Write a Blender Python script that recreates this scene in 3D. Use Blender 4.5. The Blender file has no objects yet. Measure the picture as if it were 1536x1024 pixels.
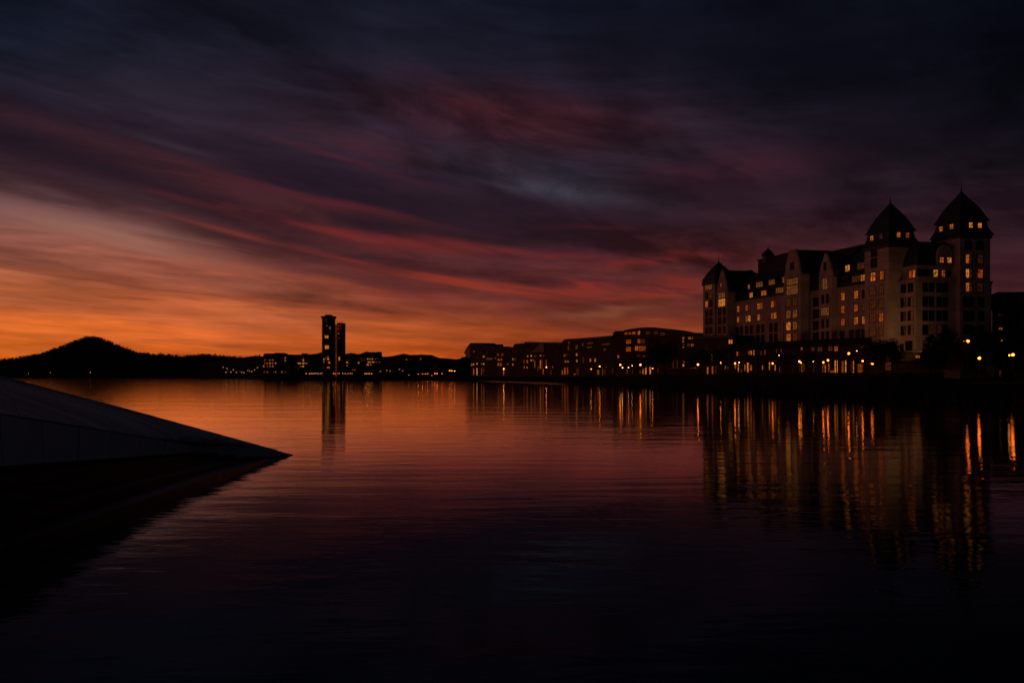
import bpy, math, random
from mathutils import Vector, noise
R = math.radians
random.seed(7)
F = 1100.0; HY = 565.0; EYE = 4.0           # lens in photo pixels, horizon row, eye height over the water
scene = bpy.context.scene
col = scene.collection

# ------------------------------------------------------------------ helpers
def lin(h):
    h = h.lstrip('#'); o = []
    for i in (0, 2, 4):
        c = int(h[i:i+2], 16) / 255.0
        o.append(c / 12.92 if c <= .04045 else ((c + .055) / 1.055) ** 2.4)
    return tuple(o)
def at(px, D, z=0.0): return Vector(((px - 768) / F * D, D, z))
def zat(py, D): return EYE + (HY - py) / F * D
def tag(o, label=None, cat=None, group=None, kind=None):
    if label: o['label'] = label
    if cat: o['category'] = cat
    if group: o['group'] = group
    if kind: o['kind'] = kind
    return o
def empty(name, loc, label=None, cat=None, group=None):
    o = bpy.data.objects.new(name, None); col.objects.link(o); o.location = loc
    return tag(o, label, cat, group)

class MB:
    def __init__(s): s.v = []; s.f = []; s.m = []; s.mats = []
    def mi(s, mat):
        if mat not in s.mats: s.mats.append(mat)
        return s.mats.index(mat)
    def add(s, vs, fs, mat=None):
        n = len(s.v); s.v += [Vector(v) for v in vs]; s.f += [tuple(n + i for i in f) for f in fs]
        k = s.mi(mat) if mat is not None else 0
        s.m += [k] * len(fs); return s
    def obox(s, o, u, v, w, mat=None):           # box from corner o along three vectors
        o, u, v, w = Vector(o), Vector(u), Vector(v), Vector(w)
        p = [o, o+u, o+u+v, o+v, o+w, o+u+w, o+u+v+w, o+v+w]
        return s.add(p, [(0,3,2,1),(4,5,6,7),(0,1,5,4),(1,2,6,5),(2,3,7,6),(3,0,4,7)], mat)
    def box(s, x0, y0, z0, x1, y1, z1, mat=None): return s.obox((x0,y0,z0),(x1-x0,0,0),(0,y1-y0,0),(0,0,z1-z0), mat)
    def prism(s, outline, ext, mat=None):        # 3D outline extruded by a vector
        n = len(outline); a = [Vector(p) for p in outline]; b = [p + Vector(ext) for p in a]
        fs = [tuple(range(n)), tuple(range(2*n-1, n-1, -1))]
        fs += [(i, i+n, (i+1) % n + n, (i+1) % n) for i in range(n)]
        return s.add(a + b, fs, mat)
    def rings(s, rs, mat=None, cap=True):
        n = len(rs[0]); vs = [p for r in rs for p in r]; fs = []
        for k in range(len(rs)-1):
            for i in range(n):
                j = (i+1) % n; fs.append((k*n+i, k*n+j, (k+1)*n+j, (k+1)*n+i))
        if cap: fs += [tuple(range(n-1, -1, -1)), tuple(range((len(rs)-1)*n, len(rs)*n))]
        return s.add(vs, fs, mat)
    def lathe(s, c, prof, n=12, mat=None):
        c = Vector(c)
        return s.rings([[c + Vector((r*math.cos(2*math.pi*i/n), r*math.sin(2*math.pi*i/n), z)) for i in range(n)] for r, z in prof], mat)
    def tube(s, p, q, r0, r1, n=6, mat=None):
        p, q = Vector(p), Vector(q); d = (q-p)
        if d.length < 1e-6: return s
        d.normalize(); a = d.orthogonal().normalized(); b = d.cross(a)
        return s.rings([[c + r*(math.cos(2*math.pi*i/n)*a + math.sin(2*math.pi*i/n)*b) for i in range(n)] for c, r in ((p, r0), (q, r1))], mat)
    def build(s, name, mat=None, parent=None, smooth=False):
        me = bpy.data.meshes.new(name)
        off = Vector(parent.location) if (parent is not None and parent.parent is None) else (Vector(parent.parent.location) if parent is not None else Vector((0,0,0)))
        if parent is not None and parent.type == 'MESH' and parent.parent is None: off = Vector(parent.location)
        me.from_pydata([v - off for v in s.v], [], s.f)
        if s.mats:
            for m in s.mats: me.materials.append(m)
            me.polygons.foreach_set('material_index', s.m)
        else: me.materials.append(mat)
        if smooth: me.polygons.foreach_set('use_smooth', [True]*len(me.polygons))
        me.update(); me.validate()
        o = bpy.data.objects.new(name, me); col.objects.link(o)
        if parent is not None: o.parent = parent
        return o

# ------------------------------------------------------------------ materials
def nt(name):
    m = bpy.data.materials.new(name); m.use_nodes = True
    return m, m.node_tree.nodes, m.node_tree.links, m.node_tree.nodes['Principled BSDF']
def plain(name, hexc, rough=.7, var=.35, scale=.6, metal=0., bump=0., stretch=(1,1,1), spec=.5):
    m, N, L, P = nt(name); c = lin(hexc)
    tc = N.new('ShaderNodeTexCoord'); mp = N.new('ShaderNodeMapping'); mp.inputs['Scale'].default_value = stretch
    no = N.new('ShaderNodeTexNoise'); no.inputs['Scale'].default_value = scale; no.inputs['Detail'].default_value = 6; no.inputs['Roughness'].default_value = .65
    L.new(tc.outputs['Object'], mp.inputs['Vector']); L.new(mp.outputs[0], no.inputs['Vector'])
    cr = N.new('ShaderNodeValToRGB'); L.new(no.outputs['Fac'], cr.inputs[0])
    cr.color_ramp.elements[0].position = .3; cr.color_ramp.elements[1].position = .7
    cr.color_ramp.elements[0].color = (*[x*(1-var) for x in c], 1); cr.color_ramp.elements[1].color = (*[min(1, x*(1+var)) for x in c], 1)
    L.new(cr.outputs[0], P.inputs['Base Color']); P.inputs['Roughness'].default_value = rough; P.inputs['Metallic'].default_value = metal
    P.inputs['Specular IOR Level'].default_value = spec
    if bump:
        b = N.new('ShaderNodeBump'); b.inputs['Strength'].default_value = .6; b.inputs['Distance'].default_value = bump
        L.new(no.outputs['Fac'], b.inputs['Height']); L.new(b.outputs[0], P.inputs['Normal'])
    return m
def masonry(name, hexc, mortar, bw=1.2, bh=.45, rough=.85, var=.25):
    m, N, L, P = nt(name); c = lin(hexc)
    tc = N.new('ShaderNodeTexCoord'); sp = N.new('ShaderNodeSeparateXYZ'); L.new(tc.outputs['Object'], sp.inputs[0])
    ad = N.new('ShaderNodeMath'); ad.operation = 'ADD'; L.new(sp.outputs[0], ad.inputs[0]); L.new(sp.outputs[1], ad.inputs[1])
    cb = N.new('ShaderNodeCombineXYZ'); L.new(ad.outputs[0], cb.inputs[0]); L.new(sp.outputs[2], cb.inputs[1])
    br = N.new('ShaderNodeTexBrick'); br.inputs['Scale'].default_value = 1; br.inputs['Brick Width'].default_value = bw; br.inputs['Row Height'].default_value = bh
    br.inputs['Mortar Size'].default_value = .03; br.inputs['Mortar Smooth'].default_value = .4
    br.inputs['Color1'].default_value = (*[x*(1+var) for x in c], 1); br.inputs['Color2'].default_value = (*[x*(1-var) for x in c], 1)
    br.inputs['Mortar'].default_value = (*lin(mortar), 1)
    L.new(cb.outputs[0], br.inputs['Vector'])
    no = N.new('ShaderNodeTexNoise'); no.inputs['Scale'].default_value = .25; no.inputs['Detail'].default_value = 7; L.new(tc.outputs['Object'], no.inputs['Vector'])
    mr = N.new('ShaderNodeMapRange'); mr.inputs[1].default_value = .3; mr.inputs[2].default_value = .7; mr.inputs[3].default_value = .7; mr.inputs[4].default_value = 1.2
    L.new(no.outputs['Fac'], mr.inputs[0])
    vm = N.new('ShaderNodeVectorMath'); vm.operation = 'SCALE'; L.new(br.outputs['Color'], vm.inputs[0]); L.new(mr.outputs[0], vm.inputs['Scale'])
    L.new(vm.outputs[0], P.inputs['Base Color']); P.inputs['Roughness'].default_value = rough
    bu = N.new('ShaderNodeBump'); bu.inputs['Strength'].default_value = .5; bu.inputs['Distance'].default_value = .03; bu.invert = True
    L.new(br.outputs['Fac'], bu.inputs['Height']); L.new(bu.outputs[0], P.inputs['Normal'])
    return m
def lit(name, hexc, strength, var=.85, sc=2.0):
    """a window with a lamp-lit room behind it: uneven, with curtains and furniture breaking it up"""
    m, N, L, P = nt(name); c = lin(hexc)
    tc = N.new('ShaderNodeTexCoord'); mp = N.new('ShaderNodeMapping'); mp.inputs['Scale'].default_value = (1.3, 1.3, .8)
    no = N.new('ShaderNodeTexNoise'); no.inputs['Scale'].default_value = sc; no.inputs['Detail'].default_value = 3
    L.new(tc.outputs['Object'], mp.inputs['Vector']); L.new(mp.outputs[0], no.inputs['Vector'])
    cr = N.new('ShaderNodeValToRGB'); L.new(no.outputs['Fac'], cr.inputs[0])
    cr.color_ramp.elements[0].position = .36; cr.color_ramp.elements[1].position = .62
    cr.color_ramp.elements[0].color = (c[0]*(1-var), c[1]*(1-var)*.75, c[2]*(1-var)*.5, 1); cr.color_ramp.elements[1].color = (*c, 1)
    P.inputs['Base Color'].default_value = (.02, .015, .01, 1); P.inputs['Roughness'].default_value = .15
    L.new(cr.outputs[0], P.inputs['Emission Color']); P.inputs['Emission Strength'].default_value = strength
    return m
def lampmat(name, hexc, strength):
    m, N, L, P = nt(name); c = lin(hexc)
    P.inputs['Base Color'].default_value = (.8, .7, .5, 1); P.inputs['Emission Color'].default_value = (*c, 1); P.inputs['Emission Strength'].default_value = strength
    return m

M = {}
M['plaster'] = masonry('hotel_render', '#b5a496', '#9a8c80', var=.1)
M['stone'] = plain('pale_trim_stone', '#a89484', .8, .2, 1.5)
M['slate'] = plain('dark_slate_roof', '#2a3034', .6, .3, 1.2, bump=.02)
M['tar'] = plain('tarred_flat_roof', '#14171a', .8, .3, 1.0, spec=.2)
M['copper'] = plain('dark_copper_roof', '#26322f', .5, .3, .8)
M['frame'] = plain('window_frame_paint', '#241c18', .5, .2, 3)
M['sill'] = plain('window_sill_stone', '#857468', .8, .2, 3)
M['glass'] = plain('dark_window_glass', '#060708', .45, .3, .8, spec=.08)
M['brick'] = masonry('brown_brick', '#5c3a2c', '#45342b', .9, .3)
M['darkbrick'] = masonry('dark_brick', '#3c2820', '#30241e', .9, .3)
M['concrete'] = plain('weathered_concrete', '#5a544e', .85, .3, .7, bump=.01)
M['darkwall'] = plain('dark_cladding', '#2c2723', .8, .35, .5)
M['palewall'] = plain('pale_gable_render', '#8f8178', .8, .3, .4)
M['metal'] = plain('dark_lamp_metal', '#1c1c1c', .45, .2, 3, metal=.6)
M['bark'] = plain('tree_bark', '#2a2018', .9, .4, 3)
M['leaf'] = plain('dark_foliage', '#252a18', .9, .5, .5, spec=.1)
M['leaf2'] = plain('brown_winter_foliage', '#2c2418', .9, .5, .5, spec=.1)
M['grass'] = plain('dark_bank_grass', '#20231a', .95, .5, .15, bump=.05, spec=.05)
M['rock'] = plain('bank_rock', '#24221f', .9, .6, .5, bump=.15, spec=.1)
M['path'] = plain('path_gravel', '#4a4038', .9, .25, 1.2, spec=.1)
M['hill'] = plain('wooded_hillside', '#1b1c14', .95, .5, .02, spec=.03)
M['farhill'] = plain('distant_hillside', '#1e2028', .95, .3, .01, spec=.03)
M['redpanel'] = plain('rust_red_panel', '#8a3420', .6, .2, .5)
M['w_bright'] = lit('room_bright', '#ff9836', .75)
M['w_warm'] = lit('room_warm', '#f07c28', .55)
M['w_orange'] = lit('room_orange', '#e86420', .42)
M['w_pale'] = lit('room_pale', '#c88038', .24)
M['w_dim'] = lit('room_dim', '#b86a38', .065)
M['w_red'] = lit('room_red', '#d02810', .35)
M['sunset_strip'] = lit('sunset_glow_strip', '#c8481c', .16, .4, .05)  # dim emission standing in for the sunset mirrored on the connecting shaft
M['w_far'] = lit('room_far', '#ffa448', .85, .6, .25)
M['l_sodium'] = lampmat('sodium_lamp', '#ff6e1c', 14)
M['l_warm'] = lampmat('warm_lamp', '#ff9040', 12)
M['l_far'] = lampmat('far_quay_lamp', '#ff9048', 7)
M['l_white'] = lampmat('pale_lamp', '#ffb878', 12)
GL = M['glass']
KEY = {'b': M['w_bright'], 'w': M['w_warm'], 'o': M['w_orange'], 'p': M['w_pale'], 'd': M['w_dim'], 'r': M['w_red'], 'f': M['w_far'], '0': GL}

# ------------------------------------------------------------------ windows
def win_rec(c, u, n, w, h, key, nx=2, nz=2, arch=False, proud=.05):
    """c centre on the wall, u along the wall, n outward"""
    return dict(c=Vector(c), u=Vector(u).normalized(), n=Vector(n).normalized(), w=w, h=h, k=key, nx=nx, nz=nz, arch=arch, proud=proud)
Z = Vector((0, 0, 1))
def win_mesh(fr, pn, r, matf=None, matp=None):
    c, u, n, w, h = r['c'], r['u'], r['n'], r['w'], r['h']
    b = min(.15, w*.11); c0 = c + n*(.02)
    hw, hh = w/2, h/2
    # pane: thin slab just proud of the wall
    if r['arch']:
        k = 7; pts = [c0 - u*hw - Z*hh, c0 + u*hw - Z*hh]
        for i in range(k+1):
            a = math.pi*i/k; pts.append(c0 + u*hw*math.cos(a) + Z*(hh - hw*.55 + hw*.55*math.sin(a)))
        pn.prism(pts, n*.02, matp)
    else:
        pn.obox(c0 - u*hw - Z*hh, u*w, Z*h, n*.02, matp)
    d = n*.1; o = c + n*.005
    for s_ in (-1, 1): fr.obox(o + u*(s_*hw - (b if s_ < 0 else 0)) - Z*hh, u*b, Z*h*(1 if not r['arch'] else .8), d, matf)
    fr.obox(o - u*(hw+b) - Z*(hh+b*1.5), u*(w+2*b), Z*b*1.5, n*.16, matf)
    if not r['arch']: fr.obox(o - u*(hw+b) + Z*hh, u*(w+2*b), Z*b, d*.9, matf)
    for i in range(1, r['nx']): fr.obox(o + u*(-hw + w*i/r['nx'] - b*.35) - Z*hh + n*.02, u*b*.7, Z*h*.985, n*.05, matf)
    for i in range(1, r['nz']): fr.obox(o - u*hw*.99 + Z*(-hh + h*i/r['nz'] + (h*.12 if r['nz'] == 2 else 0) - b*.3) + n*.024, u*w*.98, Z*b*.6, n*.04, matf)
def flush(root, recs, limit=98):
    def area(r):
        return r['w']*r['h']/max(1, r['c'].length)**2 * abs(r['n'].dot(r['c'].normalized())) * (3 if r['k'] != '0' else 1)
    recs = sorted(recs, key=area, reverse=True)
    for r in recs[:limit]:
        f, p = MB(), MB(); win_mesh(f, p, r)
        fo = f.build('window', M['frame'], root); p.build('pane', KEY[r['k']], fo)
    if recs[limit:]:
        f = MB()
        for r in recs[limit:]: win_mesh(f, f, r, M['frame'], KEY[r['k']])
        tag(f.build('window', None, root), kind='stuff')

# ------------------------------------------------------------------ sky (world)
w = bpy.data.worlds.new('World'); scene.world = w; w.use_nodes = True
N = w.node_tree.nodes; L = w.node_tree.links; N.clear()
def node(t, **k):
    n = N.new(t)
    for a, b in k.items(): setattr(n, a, b)
    return n
def setin(n, i, v):
    if isinstance(v, bpy.types.NodeSocket): L.new(v, n.inputs[i])
    else: n.inputs[i].default_value = v
def mt(op, a, b=0., c=0., clamp=False):
    n = node('ShaderNodeMath', operation=op, use_clamp=clamp); setin(n, 0, a); setin(n, 1, b); setin(n, 2, c); return n.outputs[0]
def vm(op, a, b=None, c=None, s=None):
    n = node('ShaderNodeVectorMath', operation=op); setin(n, 0, a)
    if b is not None: setin(n, 1, b)
    if c is not None: setin(n, 2, c)
    if s is not None: setin(n, 'Scale', s)
    return n.outputs['Value'] if op in ('DOT_PRODUCT', 'LENGTH') else n.outputs[0]
def comb(x, y, z=0.):
    n = node('ShaderNodeCombineXYZ'); setin(n, 0, x); setin(n, 1, y); setin(n, 2, z); return n.outputs[0]
def rng(v, a, b, c, d, smooth=True):
    n = node('ShaderNodeMapRange', interpolation_type='SMOOTHSTEP' if smooth else 'LINEAR'); setin(n, 0, v)
    for i, q in enumerate((a, b, c, d)): setin(n, i+1, q)
    return n.outputs[0]
def cmix(f, a, b):
    n = node('ShaderNodeMix', data_type='RGBA'); setin(n, 0, f); setin(n, 6, a); setin(n, 7, b); return n.outputs[2]
tc = node('ShaderNodeTexCoord'); D_ = vm('NORMALIZE', tc.outputs['Generated'])
sx = node('ShaderNodeSeparateXYZ'); L.new(D_, sx.inputs[0]); X, Y, ZZ = sx.outputs
AZ = mt('MULTIPLY', mt('ARCTAN2', X, Y), 57.29578)
EL = mt('MULTIPLY', mt('ARCSINE', ZZ), 57.29578)
def azel(px, py):
    x = (px-768)/F; z = (HY-py)/F
    return math.degrees(math.atan(x)), math.degrees(math.atan(z/math.hypot(1, x)))
# cloud deck: a flat layer seen in perspective, combed towards azimuth 41 degrees
q = mt('MAXIMUM', mt('ADD', ZZ, .075), .03)
pu = mt('DIVIDE', X, q); pv = mt('DIVIDE', Y, q)
ca, sa = math.cos(R(41)), math.sin(R(41))
al = mt('ADD', mt('MULTIPLY', pu, sa), mt('MULTIPLY', pv, ca))          # along the streaks
ac = mt('SUBTRACT', mt('MULTIPLY', pu, ca), mt('MULTIPLY', pv, sa))     # across
def ntex(vec, scale, detail=4, rough=.55, dist=0., off=0.):
    n = node('ShaderNodeTexNoise'); n.noise_dimensions = '3D'
    setin(n, 'Vector', vec); setin(n, 'Scale', scale); setin(n, 'Detail', detail); setin(n, 'Roughness', rough); setin(n, 'Distortion', dist)
    return n.outputs['Fac']
n_big = ntex(comb(mt('MULTIPLY', al, .7), ac, 3.1), .6, 4, .55, .5)
n_str = ntex(comb(mt('MULTIPLY', al, .6), ac, 8.7), 1.35, 6, .62, .5)
n_fin = ntex(comb(mt('MULTIPLY', al, .45), ac, 1.3), 3.2, 6, .65, .5)
n_wx = ntex(comb(mt('MULTIPLY', al, .4), ac, 15.), .8, 3, .5)
n_wy = ntex(comb(mt('MULTIPLY', al, .4), ac, 25.), .8, 3, .5)
n_hor = ntex(comb(mt('MULTIPLY', AZ, .05), mt('MULTIPLY', EL, .55), 5.), 1.5, 4, .55, .3)   # flat bands low over the horizon
n_wisp = ntex(comb(mt('MULTIPLY', AZ, .11), mt('ADD', EL, mt('MULTIPLY', AZ, .13)), 41.), .55, 7, .58, .7)   # short torn wisps
AW = mt('ADD', AZ, mt('MULTIPLY', mt('SUBTRACT', n_wx, .5), 12.))
EW = mt('ADD', EL, mt('MULTIPLY', mt('SUBTRACT', n_wy, .5), 5.))
ROWS = [0, 60, 120, 180, 240, 300, 350, 400, 440, 480, 520, 560]
TAB = [
 (0,    ['#111725','#141926','#1a1a26','#241c27','#30222b','#4e3a42','#6c504e','#84574a','#9e5e3e','#b86634','#c46a26','#b9550f']),
 (330,  ['#121622','#181a27','#201d2a','#261f2b','#291e29','#33222a','#422a2e','#60393a','#8c513e','#b2643e','#bd632c','#b34e14']),
 (600,  ['#10141f','#15182400'[:7],'#1d1b27','#261e2a','#2a2130','#30202c','#3c2229','#4c2629','#6a3430','#98502e','#ad5826','#a84a14']),
 (860,  ['#0c121e','#121522','#1d1925','#2b1e2a','#2a2533','#2a202d','#33202b','#43232a','#532a2a','#6e3626','#8c4222','#934014']),
 (1150, ['#090e19','#0d111c','#13141e','#1b1721','#22192400'[:7],'#2a1c28','#341f28','#45232a','#4a272a','#5a2e28','#6e3620','#743614']),
 (1536, ['#050a14','#080d17','#0c101a','#11121d','#17151f','#221824','#2a1b27','#3a202b','#3c222b','#3e222a','#402228','#3c2024']),
]
def column(px, cols, order):
    cr = node('ShaderNodeValToRGB'); cr.color_ramp.interpolation = 'EASE' if False else 'LINEAR'
    els = cr.color_ramp.elements
    pts = [(0.0, cols[-1])] + [(azel(px, ROWS[i])[1]/90, cols[i]) for i in range(len(ROWS)-1, -1, -1)] + [(.62, '#0b1119')]
    while len(els) > 1: els.remove(els[-1])
    els[0].position = pts[0][0]; els[0].color = (*lin(pts[0][1]), 1)
    for p, c in pts[1:]:
        e = els.new(p); e.color = (*lin(c), 1)
    L.new(mt('DIVIDE', mt('ADD', EW, 0) if order else EW, 90), cr.inputs[0]); return cr.outputs[0]
cols_ = [(azel(px, HY)[0], column(px, c, i)) for i, (px, c) in enumerate(TAB)]
sky = cols_[0][1]
for (a0, _), (a1, c1) in zip(cols_, cols_[1:]): sky = cmix(rng(AW, a0, a1, 0, 1, False), sky, c1)
# the rest of the horizon, away from the afterglow
back = node('ShaderNodeRGB'); back.outputs[0].default_value = (*lin('#0e131b'), 1)
sky = vm('SCALE', sky, s=rng(AZ, -85, -42, 2.0, 1)); sky = cmix(rng(AZ, -165, -80, 1, 0), sky, back.outputs[0]); sky = cmix(rng(AZ, 36, 75, 0, 1), sky, back.outputs[0])
# cloud modelling: brighter and darker folds
fold = mt('ADD', mt('MULTIPLY', n_big, .9), mt('ADD', mt('MULTIPLY', n_str, 1.0), mt('MULTIPLY', n_fin, .5)))   # ~1.2 mean
k_up = rng(EL, 3, 10, .35, 1)
fac = mt('ADD', 1, mt('MULTIPLY', mt('SUBTRACT', fold, 1.2), mt('MULTIPLY', k_up, 3.1)))
fac = mt('MULTIPLY', mt('MAXIMUM', fac, .45), rng(n_hor, .3, .7, .82, 1.16)); fac = mt('MULTIPLY', fac, rng(n_wisp, .33, .67, .84, 1.17))
sky = vm('SCALE', sky, s=fac)
def paint(src, px, py, rx, ry, rot, hexc, amp, tex=None, lo=.42, hi=.62, base=.25):
    """a cloud patch: centre, radii and tilt as angles on the sky, broken up by the streak texture"""
    a, e = azel(px, py); kx = azel(px+1, py)[0]-a; ky = 1/19.2*math.cos(R(a))
    mp = node('ShaderNodeMapping', vector_type='TEXTURE'); setin(mp, 0, comb(AW, EW))
    mp.inputs['Location'].default_value = (a, e, 0); mp.inputs['Rotation'].default_value = (0, 0, R(rot)); mp.inputs['Scale'].default_value = (rx*kx, ry*ky, 1)
    g = mt('EXPONENT', mt('MULTIPLY', vm('DOT_PRODUCT', mp.outputs[0], mp.outputs[0]), -1.))
    f = mt('MULTIPLY', g, amp)
    if tex is not None: f = mt('MULTIPLY', f, rng(tex, lo, hi, base, 1))
    return cmix(f, src, (*lin(hexc), 1))
S = n_str; FN = n_fin
for args in [
 # px, py, rx, ry, tilt, colour, amount, texture
 (60, 40, 160, 40, 0, '#132030', .35, n_big),
 (300, 160, 200, 40, -16, '#2b2935', .5, S),
 (420, 175, 160, 20, -10, '#2a2834', .35, FN),
 (540, 60, 260, 60, -6, '#171b29', .5, None),
 (180, 250, 330, 26, -13, '#1c1826', .75, None),
 (520, 300, 330, 40, -11, '#221a28', .8, None),
 (90, 222, 240, 26, -10, '#23191f', .7, S),
 (300, 265, 330, 16, -12, '#4a2a2e', .75, S),
 (250, 212, 55, 6, -10, '#3c3540', .5, S),
 (95, 297, 55, 7, -12, '#7c6468', .6, n_wisp),
 (60, 340, 110, 12, -7, '#8a6863', .6, n_wisp),
 (60, 330, 230, 22, -9, '#6f5457', .8, n_wisp),
 (150, 282, 150, 10, -12, '#33252f', .7, None),
 (260, 318, 150, 12, -12, '#46303a', .6, n_wisp),
 (150, 360, 190, 26, -8, '#856660', .85, n_wisp),
 (255, 392, 110, 13, -6, '#93695e', .7, None),
 (320, 405, 280, 12, -7, '#92583e', .6, S),
 (30, 395, 120, 9, -5, '#5c3630', .5, None),
 (180, 432, 260, 5, -4, '#74402f', .75, n_hor),
 (60, 412, 200, 4, -3, '#804a38', .6, None),
 (120, 470, 120, 4, 0, '#a05a34', .5, n_hor),
 (250, 378, 150, 18, -7, '#906c64', .75, n_wisp),
 (500, 385, 190, 20, -8, '#38222b', .85, None),
 (560, 425, 200, 16, -6, '#43262c', .7, S),
 (700, 300, 200, 40, -8, '#231b28', .6, None),
 (770, 185, 170, 30, -10, '#5a2a30', .8, S),
 (840, 155, 90, 14, -14, '#54282e', .6, FN),
 (700, 215, 110, 14, -18, '#4c3038', .6, FN),
 (560, 215, 110, 14, -12, '#46262e', .6, S),
 (850, 262, 130, 40, -8, '#303443', .6, S),
 (780, 240, 90, 16, -6, '#3a3643', .6, S),
 (880, 285, 100, 22, -14, '#373c4a', .85, S),
 (860, 292, 110, 12, -14, '#434855', .65, FN),
 (570, 345, 190, 7, -8, '#7c302e', .75, n_wisp),
 (430, 370, 130, 5, -10, '#5e2c2e', .6, n_wisp),
 (600, 362, 120, 5, -5, '#5c272b', .7, n_wisp),
 (400, 325, 180, 7, -10, '#5c2a2d', .75, n_wisp),
 (700, 368, 170, 7, -8, '#642a2c', .75, FN),
 (640, 404, 190, 6, -9, '#82352e', .85, n_wisp),
 (760, 424, 190, 6, -5, '#8a3a2c', .9, n_wisp),
 (300, 248, 130, 5, -12, '#5c2a2e', .6, n_wisp),
 (480, 298, 140, 5, -10, '#5a282d', .6, n_wisp),
 (520, 236, 110, 8, -14, '#4e2830', .55, n_wisp),
 (350, 352, 120, 4, -9, '#6c3a38', .6, n_wisp),
 (860, 386, 130, 4, -5, '#742e2c', .7, n_wisp),
 (1010, 442, 130, 4, 0, '#84342a', .7, n_wisp),
 (520, 432, 130, 4, -5, '#84402f', .6, n_wisp),
 (900, 352, 110, 4, -4, '#5a262c', .6, n_wisp),
 (930, 428, 190, 6, -3, '#7c302a', .85, FN),
 (980, 402, 180, 6, 0, '#6a2a2a', .7, FN),
 (1080, 255, 130, 24, 6, '#452430', .75, S),
 (1130, 290, 110, 30, -2, '#2c202c', .5, None),
 (930, 340, 200, 22, -4, '#261b28', .7, S),
 (1000, 470, 200, 10, -3, '#4a2a2c', .6, n_hor),
 (905, 464, 60, 7, -5, '#7c4c3a', .75, None),
 (450, 490, 280, 10, 0, '#c4703c', .45, n_hor),
 (330, 470, 200, 14, -3, '#b46c46', .4, n_hor),
 (1500, 330, 120, 90, 0, '#2c1c28', .6, n_big),
 (1150, 60, 300, 60, 0, '#0e111c', .6, None),
 (1300, 180, 160, 60, 0, '#14131e', .5, None),
]:
    px, py, rx, ry, rot, hx, am, tx = args
    sky = paint(sky, px, py, rx, ry, rot, hx, am, tx)
hue = node('ShaderNodeMix', data_type='VECTOR'); setin(hue, 0, rng(EL, 6, 17, 0, 1)); hue.inputs[4].default_value = (1.15, .87, .72); hue.inputs[5].default_value = (1.05, .86, .87)
sky = vm('MULTIPLY', sky, hue.outputs[1])
# a faint real twilight term
sk = node('ShaderNodeTexSky', sky_type='NISHITA'); sk.sun_disc = False; sk.sun_elevation = R(-4); sk.sun_rotation = R(-22); sk.altitude = 10
bg = node('ShaderNodeBackground'); setin(bg, 0, sky); bg.inputs[1].default_value = 1.0
bg2 = node('ShaderNodeBackground'); L.new(sk.outputs[0], bg2.inputs[0]); bg2.inputs[1].default_value = .003
ads = node('ShaderNodeAddShader'); L.new(bg.outputs[0], ads.inputs[0]); L.new(bg2.outputs[0], ads.inputs[1])
out = node('ShaderNodeOutputWorld'); L.new(ads.outputs[0], out.inputs[0])
w.cycles.sampling_method = 'MANUAL'; w.cycles.sample_map_resolution = 1024

# ------------------------------------------------------------------ camera
cam = bpy.data.cameras.new('camera'); co = bpy.data.objects.new('camera', cam); col.objects.link(co)
co.location = (0, 0, EYE); co.rotation_euler = (R(90), 0, 0)
cam.sensor_width = 36; cam.lens = 36*F/1536; cam.shift_y = (HY-512)/1536; cam.clip_start = .5; cam.clip_end = 90000
scene.camera = co
scene.view_settings.view_transform = 'Standard'; scene.view_settings.look = 'None'; scene.view_settings.exposure = 0; scene.view_settings.gamma = 1
scene.cycles.max_bounces = 6; scene.cycles.use_denoising = True; scene.cycles.sample_clamp_indirect = 4

# ------------------------------------------------------------------ water
m, N, L, P = nt('harbour_water')
P.inputs['Base Color'].default_value = (.0012, .0022, .0035, 1); P.inputs['Roughness'].default_value = .5; P.inputs['Specular IOR Level'].default_value = 0
GLO = N.new('ShaderNodeBsdfGlossy'); GLO.inputs['Roughness'].default_value = .045; GLO.inputs['Color'].default_value = (1, .98, .96, 1)
MX = N.new('ShaderNodeMixShader'); g_ = N.new('ShaderNodeNewGeometry'); dp = N.new('ShaderNodeVectorMath'); dp.operation = 'DOT_PRODUCT'
L.new(g_.outputs['Incoming'], dp.inputs[0]); dp.inputs[1].default_value = (0, 0, 1)
fc_ = N.new('ShaderNodeFloatCurve'); L.new(dp.outputs['Value'], fc_.inputs['Value']); cv = fc_.mapping.curves[0]   # reflectance of the rippled surface against the sine of the grazing angle
for x_, y_ in ((.03, .99), (.06, .93), (.09, .82), (.125, .56), (.16, .36), (.21, .22), (.26, .17), (.32, .14), (.42, .12)): cv.points.new(x_, y_)
cv.points[0].location = (0, 1); cv.points[-1].location = (1, .08); fc_.mapping.update()
tm_ = N.new('ShaderNodeMix'); tm_.data_type = 'RGBA'; mr_ = N.new('ShaderNodeMapRange'); mr_.inputs[1].default_value = .12; mr_.inputs[2].default_value = .3; L.new(dp.outputs['Value'], mr_.inputs[0]); L.new(mr_.outputs[0], tm_.inputs[0]); tm_.inputs[6].default_value = (1, 1, 1, 1); tm_.inputs[7].default_value = (.55, .82, .95, 1); L.new(tm_.outputs[2], GLO.inputs['Color'])
L.new(fc_.outputs[0], MX.inputs[0]); L.new(P.outputs[0], MX.inputs[1]); L.new(GLO.outputs[0], MX.inputs[2])
L.new(MX.outputs[0], N['Material Output'].inputs['Surface'])
geo = N.new('ShaderNodeNewGeometry')
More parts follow.
